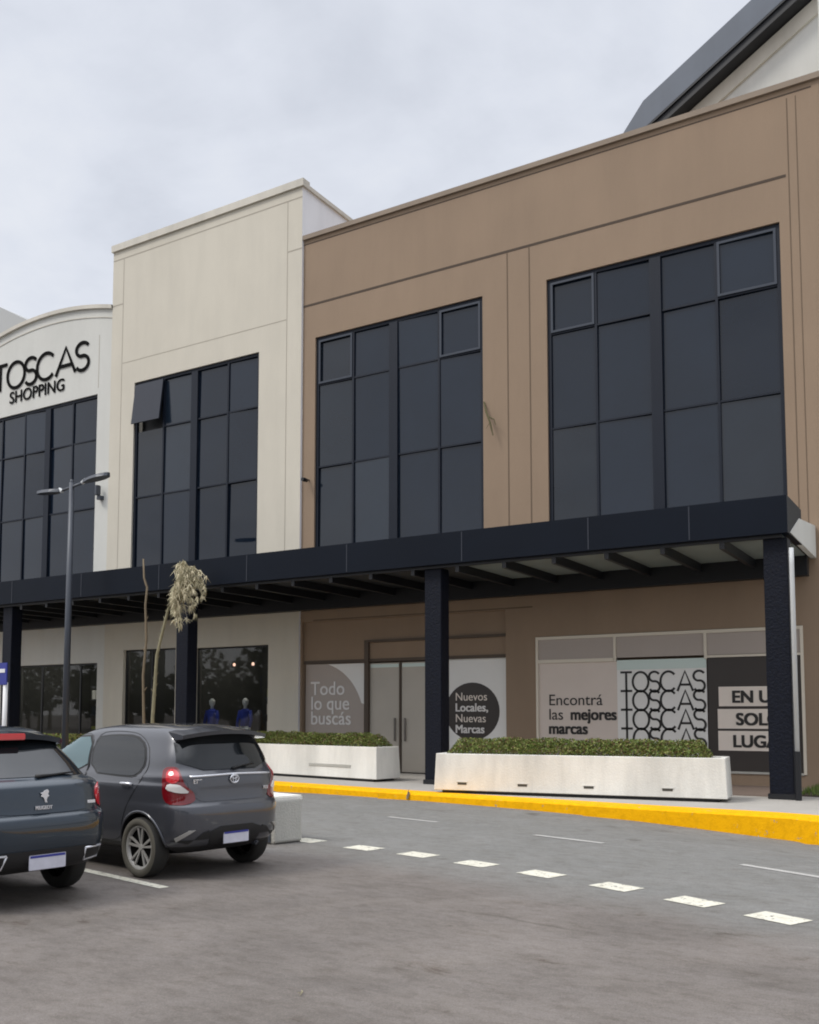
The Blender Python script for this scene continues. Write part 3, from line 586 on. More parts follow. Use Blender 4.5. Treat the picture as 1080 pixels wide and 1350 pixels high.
def mannequin(x, y, lb):
    r = empty('mannequin', (x, y, .35), label=lb, cat='mannequin', group='mannequins in the cream tower shop window')
    mb = MB(); mb.tube([(0, 0, .95), (0, 0, 1.15), (0, 0, 1.38), (0, 0, 1.46)], [.15, .14, .19, .07], 12); mb.tube([(.18, 0, 1.4), (.25, -.02, 1.15), (.24, -.08, .92)], [.06, .05, .045], 8); mb.tube([(-.18, 0, 1.4), (-.25, -.02, 1.15), (-.24, -.08, .92)], [.06, .05, .045], 8); mb.build('blue_jacket', M['blue'], r, smooth=True)
    mb = MB(); mb.tube([(.09, 0, .95), (.1, 0, .5), (.1, 0, .08)], [.10, .07, .05], 10); mb.tube([(-.09, 0, .95), (-.1, 0, .5), (-.1, 0, .08)], [.10, .07, .05], 10); mb.build('trousers', M['white'], r, smooth=True)
    mb = MB(); mb.tube([(0, 0, 1.46), (0, 0, 1.54), (0, 0, 1.60), (0, 0, 1.70), (0, 0, 1.77)], [.05, .05, .085, .095, .03], 12); mb.build('head', M['skin'], r, smooth=True)
mannequin(-20.05, 21.75, 'mannequin in blue jacket beside the dark column in the tower shop window'); mannequin(-18.75, 21.75, 'mannequin in blue jacket nearer the brown building in the tower shop window')
for x, z in ((-19.95, 3.15), (-19.2, 3.15)):
    mb = MB(); mb.tube([(x, 22.6, z + .9), (x, 22.6, z + .05)], .008, 6); mb.lathe([(0, -.03), (.035, -.02), (.045, .03), (.02, .07)], 10, 'z', 1, (x, 22.6, z))
    mb.build('pendant_light', [M['black'], M['lampglow']], label='%s small glowing bulb hanging in the tower shop window' % ('left' if x < -19.5 else 'right'), cat='lamp')
# ---------------------------------------------------------------- planters and hedges
def leaves(mb, n, fn, size, mats=3):
    for _ in range(n):
        p = Vector(fn()); s = size * rng.uniform(.6, 1.3); u = Vector(rng.normal(size=3)).normalized(); v = u.orthogonal().normalized(); v = Matrix.Rotation(rng.uniform(0, 6.28), 3, u) @ v
        a = u * s; b = v * s * .55; mb.add([p - a, p + b, p + a, p - b], [(0, 1, 2, 3)], int(rng.choice(mats, p=[.45, .35, .20] if mats == 3 else None)))
def planter(A_, B_, wd, h, lb, hb, hl, holes, slot, hs):
    A_, B_ = Vector(A_), Vector(B_); d = (B_ - A_); ln = d.length; ang = math.atan2(d.y, d.x)
    r = empty('planter', (A_.x, A_.y, PZ), ang, label=lb, cat='planter')
    mb = MB(); t = .1; z0 = .06; tp = .03
    v = [(-tp, -tp, z0), (ln + tp, -tp, z0), (ln + tp, wd + tp, z0), (-tp, wd + tp, z0), (0, 0, h), (ln, 0, h), (ln, wd, h), (0, wd, h), (t, t, h), (ln - t, t, h), (ln - t, wd - t, h), (t, wd - t, h), (t, t, h - .15), (ln - t, t, h - .15), (ln - t, wd - t, h - .15), (t, wd - t, h - .15)]
    f = [(3, 2, 1, 0)]
    for k in range(3):
        for i in range(4): f.append((k * 4 + i, k * 4 + (i + 1) % 4, k * 4 + 4 + (i + 1) % 4, k * 4 + 4 + i))
    mb.add(v, f); pl = mb.build('trough', M['white_conc'], r)
    bv = pl.modifiers.new('b', 'BEVEL'); bv.width = .012; bv.segments = 2; bv.limit_method = 'ANGLE'
    mb = MB(); mb.box(.12, ln - .12, .04, wd - .04, 0, .055); mb.build('base_gap_shade', M['black'], r)  # black block paints the shadow gap beneath the raised trough
    mb = MB(); mb.box(t + .005, ln - t - .005, t + .005, wd - t - .005, h - .2, h - .06); mb.build('soil', M['soil'], r)
    for x in holes:
        mb = MB(); mb.box(x - .09, x + .09, -.03, .02, .17, .215); mb.build('drain_slot', M['slot'], r)
        mb = MB(); mb.box(x - .11, x + .11, -.035, -.005, .217, .235); mb.build('slot_lip', M['white_conc'], r)
    if slot:
        mb = MB(); mb.box(slot[0], slot[1], -.035, .02, .30, .36); mb.build('long_slot', M['concrete'], r)
    hd = empty('hedge', (A_.x, A_.y, PZ + h), ang, label=hb, cat='hedge'); bumps = rng.uniform(.90, 1.07, 80)
    def fn():
        x = rng.uniform(hs[0], hs[1]); y = rng.uniform(.02, wd - .02); top = .37 * np.interp(x * 4, range(80), bumps) * min(1, (x - hs[0]) / .25 + .35, (hs[1] - x) / .25 + .35)
        return (x, y, -.06 + top * (1 - ((y - wd / 2) / (wd * .62)) ** 2) * rng.uniform(0, 1) ** .45)
    mb = MB(); leaves(mb, int(hl * (hs[1] - hs[0])), fn, .023); mb.build('foliage', [M['leaf'], M['leaf2'], M['leaf3']], hd, fixn=False)
    mb = MB()
    for _ in range(60):
        x = rng.uniform(*hs); y = rng.uniform(.15, wd - .15); mb.tube([(x, y, -.08), (x + rng.normal(0, .04), y + rng.normal(0, .04), .1)], [.006, .003], 4)
    mb.build('stems', M['bark_dk'], hd)
planter((-9.30, 16.41), (-3.97, 17.12), 0.85, .76, 'long white concrete planter with drain slots, right of the middle column', 'clipped green hedge in the right-hand white planter', 4200, (.55, 1.75, 3.0, 4.4), None, (.2, 5.1))
planter((-17.2, 19.2), (-11.85, 18.2), .75, .78, 'white concrete planter with one long slot, behind the grey hatchback', 'clipped green hedge in the left-hand white planter', 3400, (), (3.25, 4.65), (.1, 5.3))
# strip of low hedge further left
hd = empty('hedge', (-22, 18.4, PZ), label='low green hedge strip behind the parked cars', cat='hedge'); mb = MB()
leaves(mb, 5000, lambda: (rng.uniform(-4, 3.5), rng.uniform(0, .6), .95 * rng.uniform(0, 1) ** .5), .045); mb.build('foliage', [M['leaf'], M['leaf2'], M['leaf3']], hd, fixn=False)
# lawn at the right
mb = MB()
for _ in range(5200):
    x, y = rng.uniform(-3.15, 1.5), rng.uniform(19.2, 21.2); h_ = rng.uniform(.05, .16); a_ = rng.uniform(0, 6.28); dx, dy = .012 * math.cos(a_), .012 * math.sin(a_); l1, l2 = rng.normal(0, .03, 2)
    mb.add([(x - dx, y - dy, PZ), (x + dx, y + dy, PZ), (x + l1, y + l2, PZ + h_)], [(0, 1, 2)], int(rng.integers(0, 2)))
mb.build('grass', [M['grass'], M['leaf']], fixn=False, kind='stuff')
mb = MB(); mb.box(-3.2, 1.8, 19.15, 21.25, PZ - .1, PZ + .02); mb.build('lawn_bed', M['soil'], kind='structure')
# ---------------------------------------------------------------- palm, bare stem
pm = empty('dry_palm', (-18.25, 17.7, PZ), label='leaning young palm with a drooping tuft of dry fronds', cat='palm')
pp = [(0, 0, 0), (.02, -.1, 1.4), (.28, -.25, 3.0), (.68, -.3, 4.1), (1.02, -.3, 4.75), (1.15, -.3, 5.05)]
mb = MB(); mb.tube(pp, [.055, .045, .038, .034, .03, .02], 10)
for i in range(26):
    t = 1.2 + i * .14; q = Vector(np.array([np.interp(t, [p[2] for p in pp], [p[k] for p in pp]) for k in range(3)])); a_ = rng.uniform(0, 6.28); mb.tube([q, q + Vector((math.cos(a_) * .08, math.sin(a_) * .08, .12))], [.012, .004], 4)
mb.build('trunk', M['bark'], pm, smooth=True)
mb = MB(); crown = Vector(pp[-1])
for i in range(64):
    a_ = rng.uniform(0, 6.28); sp_ = rng.uniform(.12, .48); ln = rng.uniform(.25, .85); up = rng.uniform(.08, .38); base = crown - Vector((.10, 0, .30)) * np.array(rng.uniform(0, 3.2) if i % 2 else rng.uniform(0, .8))
    pts = [base + Vector((math.cos(a_) * sp_ * .8 * t + .30 * t, math.sin(a_) * sp_ * t, up * math.sin(t * 2.2) - ln * t * t * .75)) for t in (0, .25, .5, .75, 1)]
    mb.tube(pts, [.012, .010, .008, .006, .003], 4, int(rng.random() < .4))
    for t in range(1, 5):
        for _ in range(9):
            q = pts[t] + Vector(rng.normal(0, .02, 3)); dd = Vector((rng.normal(0, .07), rng.normal(0, .07), -rng.uniform(.05, .2))); wv = Vector((.011, .006, 0)); mb.add([q - wv, q + wv, q + dd], [(0, 1, 2)], int(rng.random() < .45))
mb.build('fronds', [M['frond'], M['frond2']], pm, fixn=False)
st = empty('bare_sapling', (-18.40, 17.45, PZ), label='thin bare upright sapling trunk left of the dry palm', cat='sapling')
mb = MB(); pts = [(0, 0, 0), (.02, 0, 1.3), (-.04, 0, 2.5), (.05, 0, 3.4), (-.01, 0, 4.3), (.04, 0, 4.75), (-.08, 0, 5.0), (-.12, 0, 5.5)]
mb.tube(pts, [.045, .035, .032, .030, .028, .027, .025, .018], 8)
for k, z in enumerate((2.1, 3.1, 3.9, 4.8)): mb.tube([(0, 0, z), (.08 * (-1) ** k, .02, z + .1)], [.02, .008], 5)
mb.build('trunk', M['bark_dk'], st, smooth=True)
# ---------------------------------------------------------------- street lamp
lp = empty('street_lamp', (-21.15, 17.3, 0), label='grey double-armed street lamp pole in front of the arched building', cat='street lamp')
mb = MB(); mb.tube([(0, 0, 0), (0, 0, 4), (0, 0, 7.92)], [.095, .085, .07], 14); mb.build('pole', M['steel'], lp, smooth=True)
mb = MB(); mb.tube([(0, 0, 0), (0, 0, .25)], .16, 12); mb.build('base', M['steel'], lp)
mb = MB(); mb.tube([(-.62, 0, 7.72), (0, 0, 7.80), (.45, 0, 7.86)], .035, 10); mb.tube([(0, 0, 7.9), (0, 0, 8.0)], .045, 10); mb.build('arm', M['steel'], lp, smooth=True)
for sgn, x0_, tz in ((-1, -.45, 7.74), (1, .50, 7.88)):
    mb = MB(); prof = [(0, .07), (.14, .10), (.32, .16), (.62, .17), (.86, .11), (.94, .05)]; vs = []; tl = .08
    for t, hw in prof:
        for s2, zz2 in ((-1, 0), (1, 0), (.75, .09), (-.75, .09)): vs.append((x0_ + sgn * t, s2 * hw, tz + tl * t * (1 if sgn > 0 else .55) + zz2 - .03))
    fs = [(0, 1, 2, 3), (20, 23, 22, 21)]
    for i in range(5):
        for k in range(4): fs.append((i * 4 + k, (i + 1) * 4 + k, (i + 1) * 4 + (k + 1) % 4, i * 4 + (k + 1) % 4))
    mb.add(vs, fs); hd_ = mb.build('lamp_head', M['steel'], lp)
    mb = MB(); mb.tube([(x0_ - sgn * .08, 0, tz - .02), (x0_ + sgn * .05, 0, tz + .05)], .055, 10); mb.build('bracket', M['pipe'], hd_)
# ---------------------------------------------------------------- blue sign at the left edge
sg = empty('blue_sign', (-22.05, 16.1, PZ), label='small blue sign on a white post at the left edge', cat='sign')
mb = MB(); mb.tube([(0, 0, 0), (0, 0, 2.35)], .06, 10); mb.build('post', M['white'], sg, smooth=True)
mb = MB(); mb.box(-.35, .13, -.07, -.04, 2.28, 2.86, b=.01); b_ = mb.build('panel', M['signblue'], sg)
mb = MB(); mb.box(-.22, .06, -.082, -.071, 2.60, 2.70); mb.build('white_mark', M['white'], b_)
# ---------------------------------------------------------------- concrete barrier behind the grey car
cbk = empty('concrete_barrier', (-8.22, 10.0, 0), math.radians(-14), label='grey concrete barrier block standing behind the grey hatchback', cat='barrier')
mb = MB(); prof = [(-1.1, 0), (.42, 0), (.46, .03), (.44, .55), (.38, .585), (-1.1, .585)]; mb.prism(prof, -.22, .22); o = mb.build('block', M['concrete'], cbk)
bv = o.modifiers.new('b', 'BEVEL'); bv.width = .02; bv.segments = 2; bv.limit_method = 'ANGLE'
mb = MB(); mb.box(-1.1, .43, -.25, .25, .53, .60, b=.015); mb.build('cap', M['white_conc'], cbk)
mb = MB(); mb.prism([(.38, .02), (.36, .45), (.30, .5), (.22, .38), (.16, .02)], -.235, -.221); mb.build('recess', M['steel'], cbk)
# ---------------------------------------------------------------- cars
def pchip(x, y, q):
    x, y, q = map(np.asarray, (x, y, q)); h = np.diff(x); d = np.diff(y) / h; m = np.zeros(len(x)); m[0], m[-1] = d[0], d[-1]
    for i in range(1, len(x) - 1):
        if d[i - 1] * d[i] > 0: w1, w2 = 2 * h[i] + h[i - 1], h[i] + 2 * h[i - 1]; m[i] = (w1 + w2) / (w1 / d[i - 1] + w2 / d[i])
    k = np.clip(np.searchsorted(x, q) - 1, 0, len(h) - 1); t = (q - x[k]) / h[k]
    return (2 * t**3 - 3 * t**2 + 1) * y[k] + (t**3 - 2 * t**2 + t) * h[k] * m[k] + (-2 * t**3 + 3 * t**2) * y[k + 1] + (t**3 - t**2) * h[k] * m[k + 1]
def plan(xr, xf, hw, n, m, K):
    th = np.linspace(0, math.pi, 700); th = math.pi * (.5 - .5 * np.cos(th)); cx, a = (xr + xf) / 2, (xf - xr) / 2
    x = cx - a * np.sign(np.cos(th)) * np.abs(np.cos(th)) ** (2 / n); y = hw * np.abs(np.sin(th)) ** (2 / m)
    s = np.concatenate([[0], np.cumsum(np.hypot(np.diff(x), np.diff(y)))]); s /= s[-1]; q = np.linspace(0, 1, K)
    return np.interp(q, s, x), np.interp(q, s, y)
def car_shell(rows, nu=110, K=90):
    R_ = np.array(rows, float); u = np.concatenate([[0], np.cumsum(np.sqrt(np.sum((np.diff(R_[:, :4], axis=0) * np.array([1, .35, .2, 1])) ** 2, axis=1)))])
    q = np.linspace(0, u[-1], nu); cols = [pchip(u, R_[:, k], q) for k in range(R_.shape[1])]; vs = []; n2 = 2 * K - 2
    for z, xr, xf, hw, n, m in zip(*cols):
        x, y = plan(xr, xf, hw, n, m, K)
        for i in range(K): vs.append((x[i], y[i], z))
        for i in range(K - 2, 0, -1): vs.append((x[i], -y[i], z))
    fs = [(j * n2 + i, j * n2 + (i + 1) % n2, (j + 1) * n2 + (i + 1) % n2, (j + 1) * n2 + i) for j in range(nu - 1) for i in range(n2)]
    fs.append(tuple(range(n2 - 1, -1, -1))); fs.append(tuple(range((nu - 1) * n2, nu * n2))); return vs, fs
class Proj:
    def __init__(s, vs, fs): s.b = BVHTree.FromPolygons([Vector(v) for v in vs], fs)
    def patch(s, poly, o, u, v, d, off=.004, step=.035, rim=.012, roundness=0, mi=0, mb=None):
        o, u, v, d = Vector(o), Vector(u), Vector(v), Vector(d).normalized(); P = [Vector(p) for p in poly]
        for _ in range(roundness):
            Q = []
            for i in range(len(P)): a, b = P[i], P[(i + 1) % len(P)]; Q += [a.lerp(b, .22), a.lerp(b, .78)]
            P = Q
        B = []
        for i in range(len(P)):
            a, b = P[i], P[(i + 1) % len(P)]; k = max(1, int((b - a).length / step)); B += [a.lerp(b, j / k) for j in range(k)]
        xs = [p.x for p in B]; ys = [p.y for p in B]; I = []
        def inside(x, y):
            c = False
            for i in range(len(B)):
                a, b = B[i - 1], B[i]
                if (a.y > y) != (b.y > y) and x < (b.x - a.x) * (y - a.y) / (b.y - a.y) + a.x: c = not c
            return c
        x = min(xs) + step * .5
        while x < max(xs):
            yy = min(ys) + step * .5
            while yy < max(ys):
                if inside(x, yy) and min((Vector((x, yy)) - p).length for p in B) > step * .45: I.append(Vector((x, yy)))
                yy += step
            x += step
        nb = len(B); vv, ee, ff, ov, _, _ = delaunay_2d_cdt(B + I, [], [list(range(nb))], 1, 1e-6)
        out_ = []
        for p in vv:
            src = o + u * p.x + v * p.y; h = s.b.ray_cast(src, d)
            if h[0] is None: h = s.b.find_nearest(src + d * .8)
            out_.append(h[0] - d * off)
        bset = {}
        for f in ff:
            for i in range(len(f)): e = (f[i], f[(i + 1) % len(f)]); bset[e] = 1
        be = [e for e in bset if (e[1], e[0]) not in bset]; base = len(out_); idx = {}
        for e in be:
            for q in e:
                if q not in idx: idx[q] = len(out_); out_.append(out_[q] + d * (off + rim))
        fs = [tuple(f) for f in ff] + [(e[1], e[0], idx[e[0]], idx[e[1]]) for e in be]
        mb = mb or MB(); mb.add(out_, fs, mi); return mb
def smooth_fix(o, ang=40):
    me = o.data; bm = bmesh.new(); bm.from_mesh(me)
    for e in bm.edges: e.smooth = len(e.link_faces) == 2 and e.calc_face_angle(0) < math.radians(ang)
    bm.to_mesh(me); bm.free()
def wheel(root, x, y, r, side, style, wd=.19):
    wh = empty('wheel', (x, y, r)); wh.parent = root; f = side; mb = MB()
    k = wd / 2; ri = r * (.72 if style else .66)
    mb.lathe([(ri, -k * .8 * f), (r * .80, -k * f), (r * .96, -k * .9 * f), (r, -k * .6 * f), (r, k * .6 * f), (r * .96, k * .9 * f)], 48, mi=0)
    mb.lathe([(r * .96, k * .9 * f), (r * .90, k * 1.0 * f), (r * .80, k * 1.02 * f), (ri, k * .85 * f), (ri * .98, k * .6 * f)], 48, mi=1)
    mb.build('tyre', [M['tyre'], M['tread']], wh, smooth=True)
    mb = MB(); mb.lathe([(ri * 1.0, k * .85 * f), (ri * .93, k * .78 * f), (ri * .88, k * .5 * f)], 48); mb.lathe([(0, k * .62 * f), (r * .10, k * .62 * f), (r * .12, k * .4 * f)], 20)
    ns = 10 if style else 5
    for i in range(ns):
        a = 2 * math.pi * i / ns + (.12 * (-1) ** i if style else 0); ca, sa = math.cos(a), math.sin(a); w0, w1 = (.008, .013) if style else (.03, .05)
        pts = [(r * .06, w0, k * .55), (ri * .93, w1, k * .72)]; v = []
        for rr, ww, hh in pts:
            for s2, dz in ((-1, 0), (1, 0), (.9, -.02), (-.9, -.02)): v.append((rr * ca - s2 * ww * sa, (hh + dz) * f, rr * sa + s2 * ww * ca))
        mb.add(v, [(0, 1, 5, 4), (1, 2, 6, 5), (2, 3, 7, 6), (3, 0, 4, 7)])
    mb.build('rim', M['alloy'], wh, smooth=False)
    mb = MB(); mb.lathe([(0, k * .45 * f), (ri * .9, k * .45 * f)], 32); mb.build('spoke_gap_shade', M['pitch'], wh)  # flat black disc paints the shade showing between the spokes
def make_car(rows, paint_m, pos, heading_deg, axles, wr, hw_track, label, spec):
    root = empty('parked_car', (*pos, 0), math.radians(heading_deg), label=label, cat='car'); vs, fs = car_shell(rows); pj = Proj(vs, fs)
    mb = MB(); mb.add(vs, fs); body = mb.build('body', [paint_m, M['blackplastic']], root)
    cut = []
    for x in axles:
        for s2 in (-1, 1):
            mc = MB(); Rr = wr + .055; pr = []
            for i in range(40): a = 2 * math.pi * i / 40; pr.append((x + Rr * math.cos(a), wr + Rr * math.sin(a)))
            mc.prism(pr, s2 * (hw_track - .17), s2 * 1.2); o = mc.build('c', M['blackplastic']); o.hide_render = True; cut.append(o)
            o.parent = root
    bpy.context.view_layer.update()
    for o in cut: md = body.modifiers.new('b', 'BOOLEAN'); md.object = o; md.operation = 'DIFFERENCE'; md.solver = 'EXACT'
    dg = bpy.context.evaluated_depsgraph_get(); me = bpy.data.meshes.new_from_object(body.evaluated_get(dg)); body.modifiers.clear(); body.data = me
    for o in cut: bpy.data.objects.remove(o)
    me.materials.clear(); me.materials.append(paint_m); me.materials.append(M['blackplastic'])
    for p in me.polygons:
        c = p.center; well = any(abs(math.hypot(c.x - x, c.z - wr) - wr - .055) < .012 and abs(p.normal.y) < .5 or (math.hypot(c.x - x, c.z - wr) < wr + .05 and abs(c.y) < hw_track - .15) for x in axles)
        p.material_index = 1 if (well or c.z < spec['sill']) else 0; p.use_smooth = True
    smooth_fix(body, 35)
    # arch lips
    for x in axles:
        for s2 in (-1, 1):
            pts = []
            for a in np.linspace(-12, 192, 26):
                a = math.radians(a); X_, Z_ = x + (wr + .058) * math.cos(a), wr + (wr + .058) * math.sin(a)
                if Z_ < spec['sill'] - .02: continue
                h = pj.b.ray_cast(Vector((X_, s2 * 2, Z_)), Vector((0, -s2, 0)))
                if h[0]: pts.append(h[0] + Vector((0, s2 * .002, 0)))
            mb = MB(); mb.tube(pts, .014, 6); mb.build('wheel_arch', paint_m, root, smooth=True)
            wheel(root, x, s2 * hw_track, wr, s2, spec['style'], spec['tw'])
    for s2 in (-1, 1):
        sd_ = dict(o=(0, s2 * 2, 0), u=(1, 0, 0), v=(0, 0, 1), d=(0, -s2, 0))
        for nm, poly, wn in spec['doors']:
            mb = pj.patch(poly, off=.001, roundness=2, **sd_); pass
            d = mb.build(nm, paint_m, root, smooth=True); smooth_fix(d)
            # dark shut line round the door
            P = [Vector(p) for p in poly]
            for _ in range(2):
                Q = []
                for i in range(len(P)): a, b = P[i], P[(i + 1) % len(P)]; Q += [a.lerp(b, .22), a.lerp(b, .78)]
                P = Q
            ring = []
            for i in range(len(P)):
                a, b = P[i], P[(i + 1) % len(P)]; kk = max(1, int((b - a).length / .06))
                for j in range(kk):
                    p = a.lerp(b, j / kk); h = pj.b.ray_cast(Vector((p.x, s2 * 2, p.y)), Vector((0, -s2, 0)))
                    if h[0]: ring.append(h[0])
            mb = MB(); mb.tube(ring + [ring[0]], .0055, 4, cap=False); mb.build('shut_line', M['blackplastic'], d, smooth=True)
            hx, hz = wn[1]; h = pj.b.ray_cast(Vector((hx, s2 * 2, hz)), Vector((0, -s2, 0)))[0]
            mb = MB(); mb.tube([h + Vector((-.09, s2 * .005, 0)), h + Vector((-.08, s2 * .035, .008)), h + Vector((.07, s2 * .035, .008)), h + Vector((.09, s2 * .005, 0))], .015, 8); mb.build('handle', M['chrome'] if spec['chrome_handle'] else paint_m, d, smooth=True)
            cc_ = Vector((sum(p[0] for p in wn[0]) / len(wn[0]), sum(p[1] for p in wn[0]) / len(wn[0])))
            mb = pj.patch([tuple(cc_ + (Vector(p) - cc_) * (1 + .028 / max(.1, (Vector(p) - cc_).length))) for p in wn[0]], off=.005, roundness=1, step=.04, **sd_); wo = mb.build('window_trim', M['blackplastic'], d, smooth=True); smooth_fix(wo)
            mb = pj.patch(wn[0], off=.009, roundness=1, step=.04, **sd_); wo = mb.build('side_window', M[wn[2]], root, smooth=True); smooth_fix(wo)
        for nm, poly, dirn, mt, off_, rd in spec['corner']:
            d = Vector((dirn[0], dirn[1] * s2, 0)).normalized(); uu = Vector((0, 0, 1)).cross(d) * -s2
            mb = pj.patch(poly, o=Vector((spec['cx'][0], s2 * spec['cx'][1], 0)) - d * 3, u=uu, v=(0, 0, 1), d=d, off=off_, roundness=rd, step=.02); o = mb.build(nm, M[mt], root, smooth=True); smooth_fix(o)
    rr_ = dict(o=(-4, 0, 0), u=(0, 1, 0), v=(0, 0, 1), d=(1, 0, 0))
    for nm, poly, mt, off_, rd in spec['rear']:
        mb = pj.patch(poly, off=off_, roundness=rd, step=.04, **rr_); o = mb.build(nm, M[mt] if mt != 'paint' else paint_m, root, smooth=True); smooth_fix(o)
    fr_ = dict(o=(4, 0, 0), u=(0, 1, 0), v=(0, 0, 1), d=(-1, 0, 0))
    mb = pj.patch(spec['windscreen'], off=.006, roundness=1, step=.05, **fr_); o = mb.build('windscreen', M['carglass'], root, smooth=True); smooth_fix(o)
    for s2 in (-1, 1):     # door mirrors
        mx, mz = spec['mirror']; h = pj.b.ray_cast(Vector((mx, s2 * 2, mz)), Vector((0, -s2, 0)))[0]
        mb = MB(); a_ = h.y; mb.box(mx - .06, mx + .07, min(a_, a_ + s2 * .2), max(a_, a_ + s2 * .2), mz, mz + .13, b=.03); mb.build('mirror', paint_m, root, smooth=True)
    return root, pj
def rear_x(pj, y, z): return pj.b.ray_cast(Vector((-4, y, z)), Vector((1, 0, 0)))[0].x
def mir_(half): return half + [(-y, z) for y, z in half[::-1]]
# -- grey hatchback
E_ = [(.24, -1.58, 1.60, .66, 12, 4.5), (.29, -1.74, 1.80, .77, 12, 4.4), (.37, -1.85, 1.86, .815, 12, 4.4), (.50, -1.888, 1.885, .838, 12, 4.4), (.64, -1.890, 1.88, .848, 12, 4.4), (.725, -1.878, 1.86, .85, 12, 4.4), (.76, -1.842, 1.84, .846, 12, 4.4),
      (.86, -1.830, 1.76, .848, 12, 4.4), (.93, -1.827, 1.60, .845, 12, 4.4), (.955, -1.826, 1.5, .829, 12, 4.4), (1.025, -1.818, 1.15, .808, 12, 4.4), (1.05, -1.80, 1.0, .79, 12, 4.5), (1.08, -1.775, .93, .772, 12, 4.6), (1.20, -1.725, .72, .735, 12, 4.8), (1.335, -1.665, .45, .675, 11, 4.8), (1.435, -1.62, .25, .62, 10, 4.6),
      (1.485, -1.58, .10, .565, 8, 4.2), (1.517, -1.48, -.05, .48, 6, 3.6), (1.538, -1.28, -.25, .36, 5, 3), (1.549, -1.0, -.5, .18, 4, 2.5), (1.551, -.8, -.65, .05, 3, 2.2)]
spec = dict(sill=.33, style=1, tw=.215, chrome_handle=True, mirror=(.72, 1.01), cx=(-1.80, .76), windscreen=mir_([(.60, 1.06), (.52, 1.42)]),
    doors=[('rear_door', [(-.27, .34), (-.22, .95), (-.17, 1.44), (-.50, 1.47), (-.95, 1.45), (-1.20, 1.33), (-1.30, 1.14), (-1.22, .94), (-1.03, .74), (-.92, .50), (-.87, .34)],
            ([(-.27, 1.03), (-.20, 1.395), (-.50, 1.42), (-.90, 1.41), (-1.12, 1.33), (-1.22, 1.16), (-1.14, 1.03), (-1.0, 1.015)], (-1.02, .93), 'carglass')),
           ('front_door', [(.78, .34), (.85, 1.01), (.55, 1.25), (.25, 1.42), (-.15, 1.44), (-.20, .95), (-.25, .34)],
            ([(.77, 1.04), (.50, 1.25), (.22, 1.39), (-.11, 1.405), (-.18, 1.03)], (-.10, .93), 'carglass_lt'))],
    corner=[('tail_light', [(-.17, .76), (-.175, 1.08), (-.12, 1.125), (.0, 1.12), (.035, 1.02), (.07, .94), (.17, .87), (.19, .78), (.05, .745)], (1, -.75), 'darkred', .010, 2),
            ('brake_lens', [(-.14, .985), (-.13, 1.08), (-.07, 1.11), (.0, 1.08), (.01, .99), (-.06, .955)], (1, -.75), 'redlens', .020, 2),
            ('reverse_lens', [(-.145, .90), (-.12, .96), (.0, .95), (.04, .93), (.13, .865), (.0, .865)], (1, -.75), 'clearlens', .018, 1),
            ('reflector', [(-.02, .385), (-.04, .42), (.12, .50), (.19, .50)], (1, -.75), 'alloy', .014, 0)],
    rear=[('tailgate', mir_([(.64, 1.00), (.60, .86), (.50, .785), (.40, .77)]), 'paint', .006, 1),
          ('rear_window', mir_([(.70, 1.085), (.60, 1.44)]), 'carglass', .010, 1),
          ('bumper_recess', mir_([(.42, .52), (.34, .30)]), 'blackplastic', .008, 1),
          ('lower_bumper', mir_([(.80, .40), (.62, .36), (.48, .47), (.40, .49), (.36, .33), (.74, .31)][:5]), 'blackplastic', .007, 0)])
a_ = 171
et, pj = make_car(E_, M['paint_grey'], (-8.566, 7.957), a_, (-1.25, 1.13), .303, .755, 'dark grey hatchback with round red and white tail lights', spec)
mb = MB(); et.scale = (1, .87, 1)
vs = []
for t in np.linspace(-1, 1, 17):
    y = t * .63; xe = -1.79 + .09 * abs(t) ** 2.5; zc = 1.495 - .05 * abs(t) ** 2.2; vs += [(-1.45, y, zc + .026), (xe, y, zc - .010), (xe + .012, y, zc - .05), (-1.55, y, zc - .06)]
fs = [(0, 1, 2, 3), (67, 66, 65, 64)] + [(i * 4 + k, (i + 1) * 4 + k, (i + 1) * 4 + (k + 1) % 4, i * 4 + (k + 1) % 4) for i in range(16) for k in range(4)]
mb.add(vs, fs); o = mb.build('spoiler', M['paint_grey'], et, smooth=True); smooth_fix(o, 35)
rx = rear_x(pj, 0, .99)
mb = MB(); mb.tube([(rear_x(pj, y, 1.035) - .010, y, 1.035 - .02 * abs(y)) for y in np.linspace(-.60, .60, 21)], .013, 6); mb.build('chrome_strip', M['chrome'], et, smooth=True)
def ring(rx_, ry, x, z, y0, t, n=28): return [(x, y0 + rx_ * math.cos(2 * math.pi * i / n), z + ry * math.sin(2 * math.pi * i / n)) for i in range(n + 1)]
mb = MB(); mb.tube(ring(.062, .042, rx - .022, .985, 0, 0), .008, 6, cap=False); mb.tube(ring(.022, .038, rx - .022, .985, 0, 0), .006, 6, cap=False); mb.tube(ring(.042, .015, rx - .022, 1.002, 0, 0), .006, 6, cap=False)
mb.build('emblem', M['chrome'], et, smooth=True)
RB = Matrix.Rotation(-math.pi / 2, 4, 'Z') @ Matrix.Rotation(math.pi / 2, 4, 'X')
def rear_text(s, size, y, z, root, pjx, m='chrome'):
    cx_ = rear_x(pjx, y, z) - .012; o = text(s, size, 0, 0, 0, M[m], root, .0015, name='badge', rot=Matrix.Identity(4)); o.data.transform(Matrix.Translation((cx_, y, z)) @ RB); return o
rear_text('ETIOS', .06, .57, .955, et, pj); rear_text('XLS', .045, -.46, .86, et, pj)
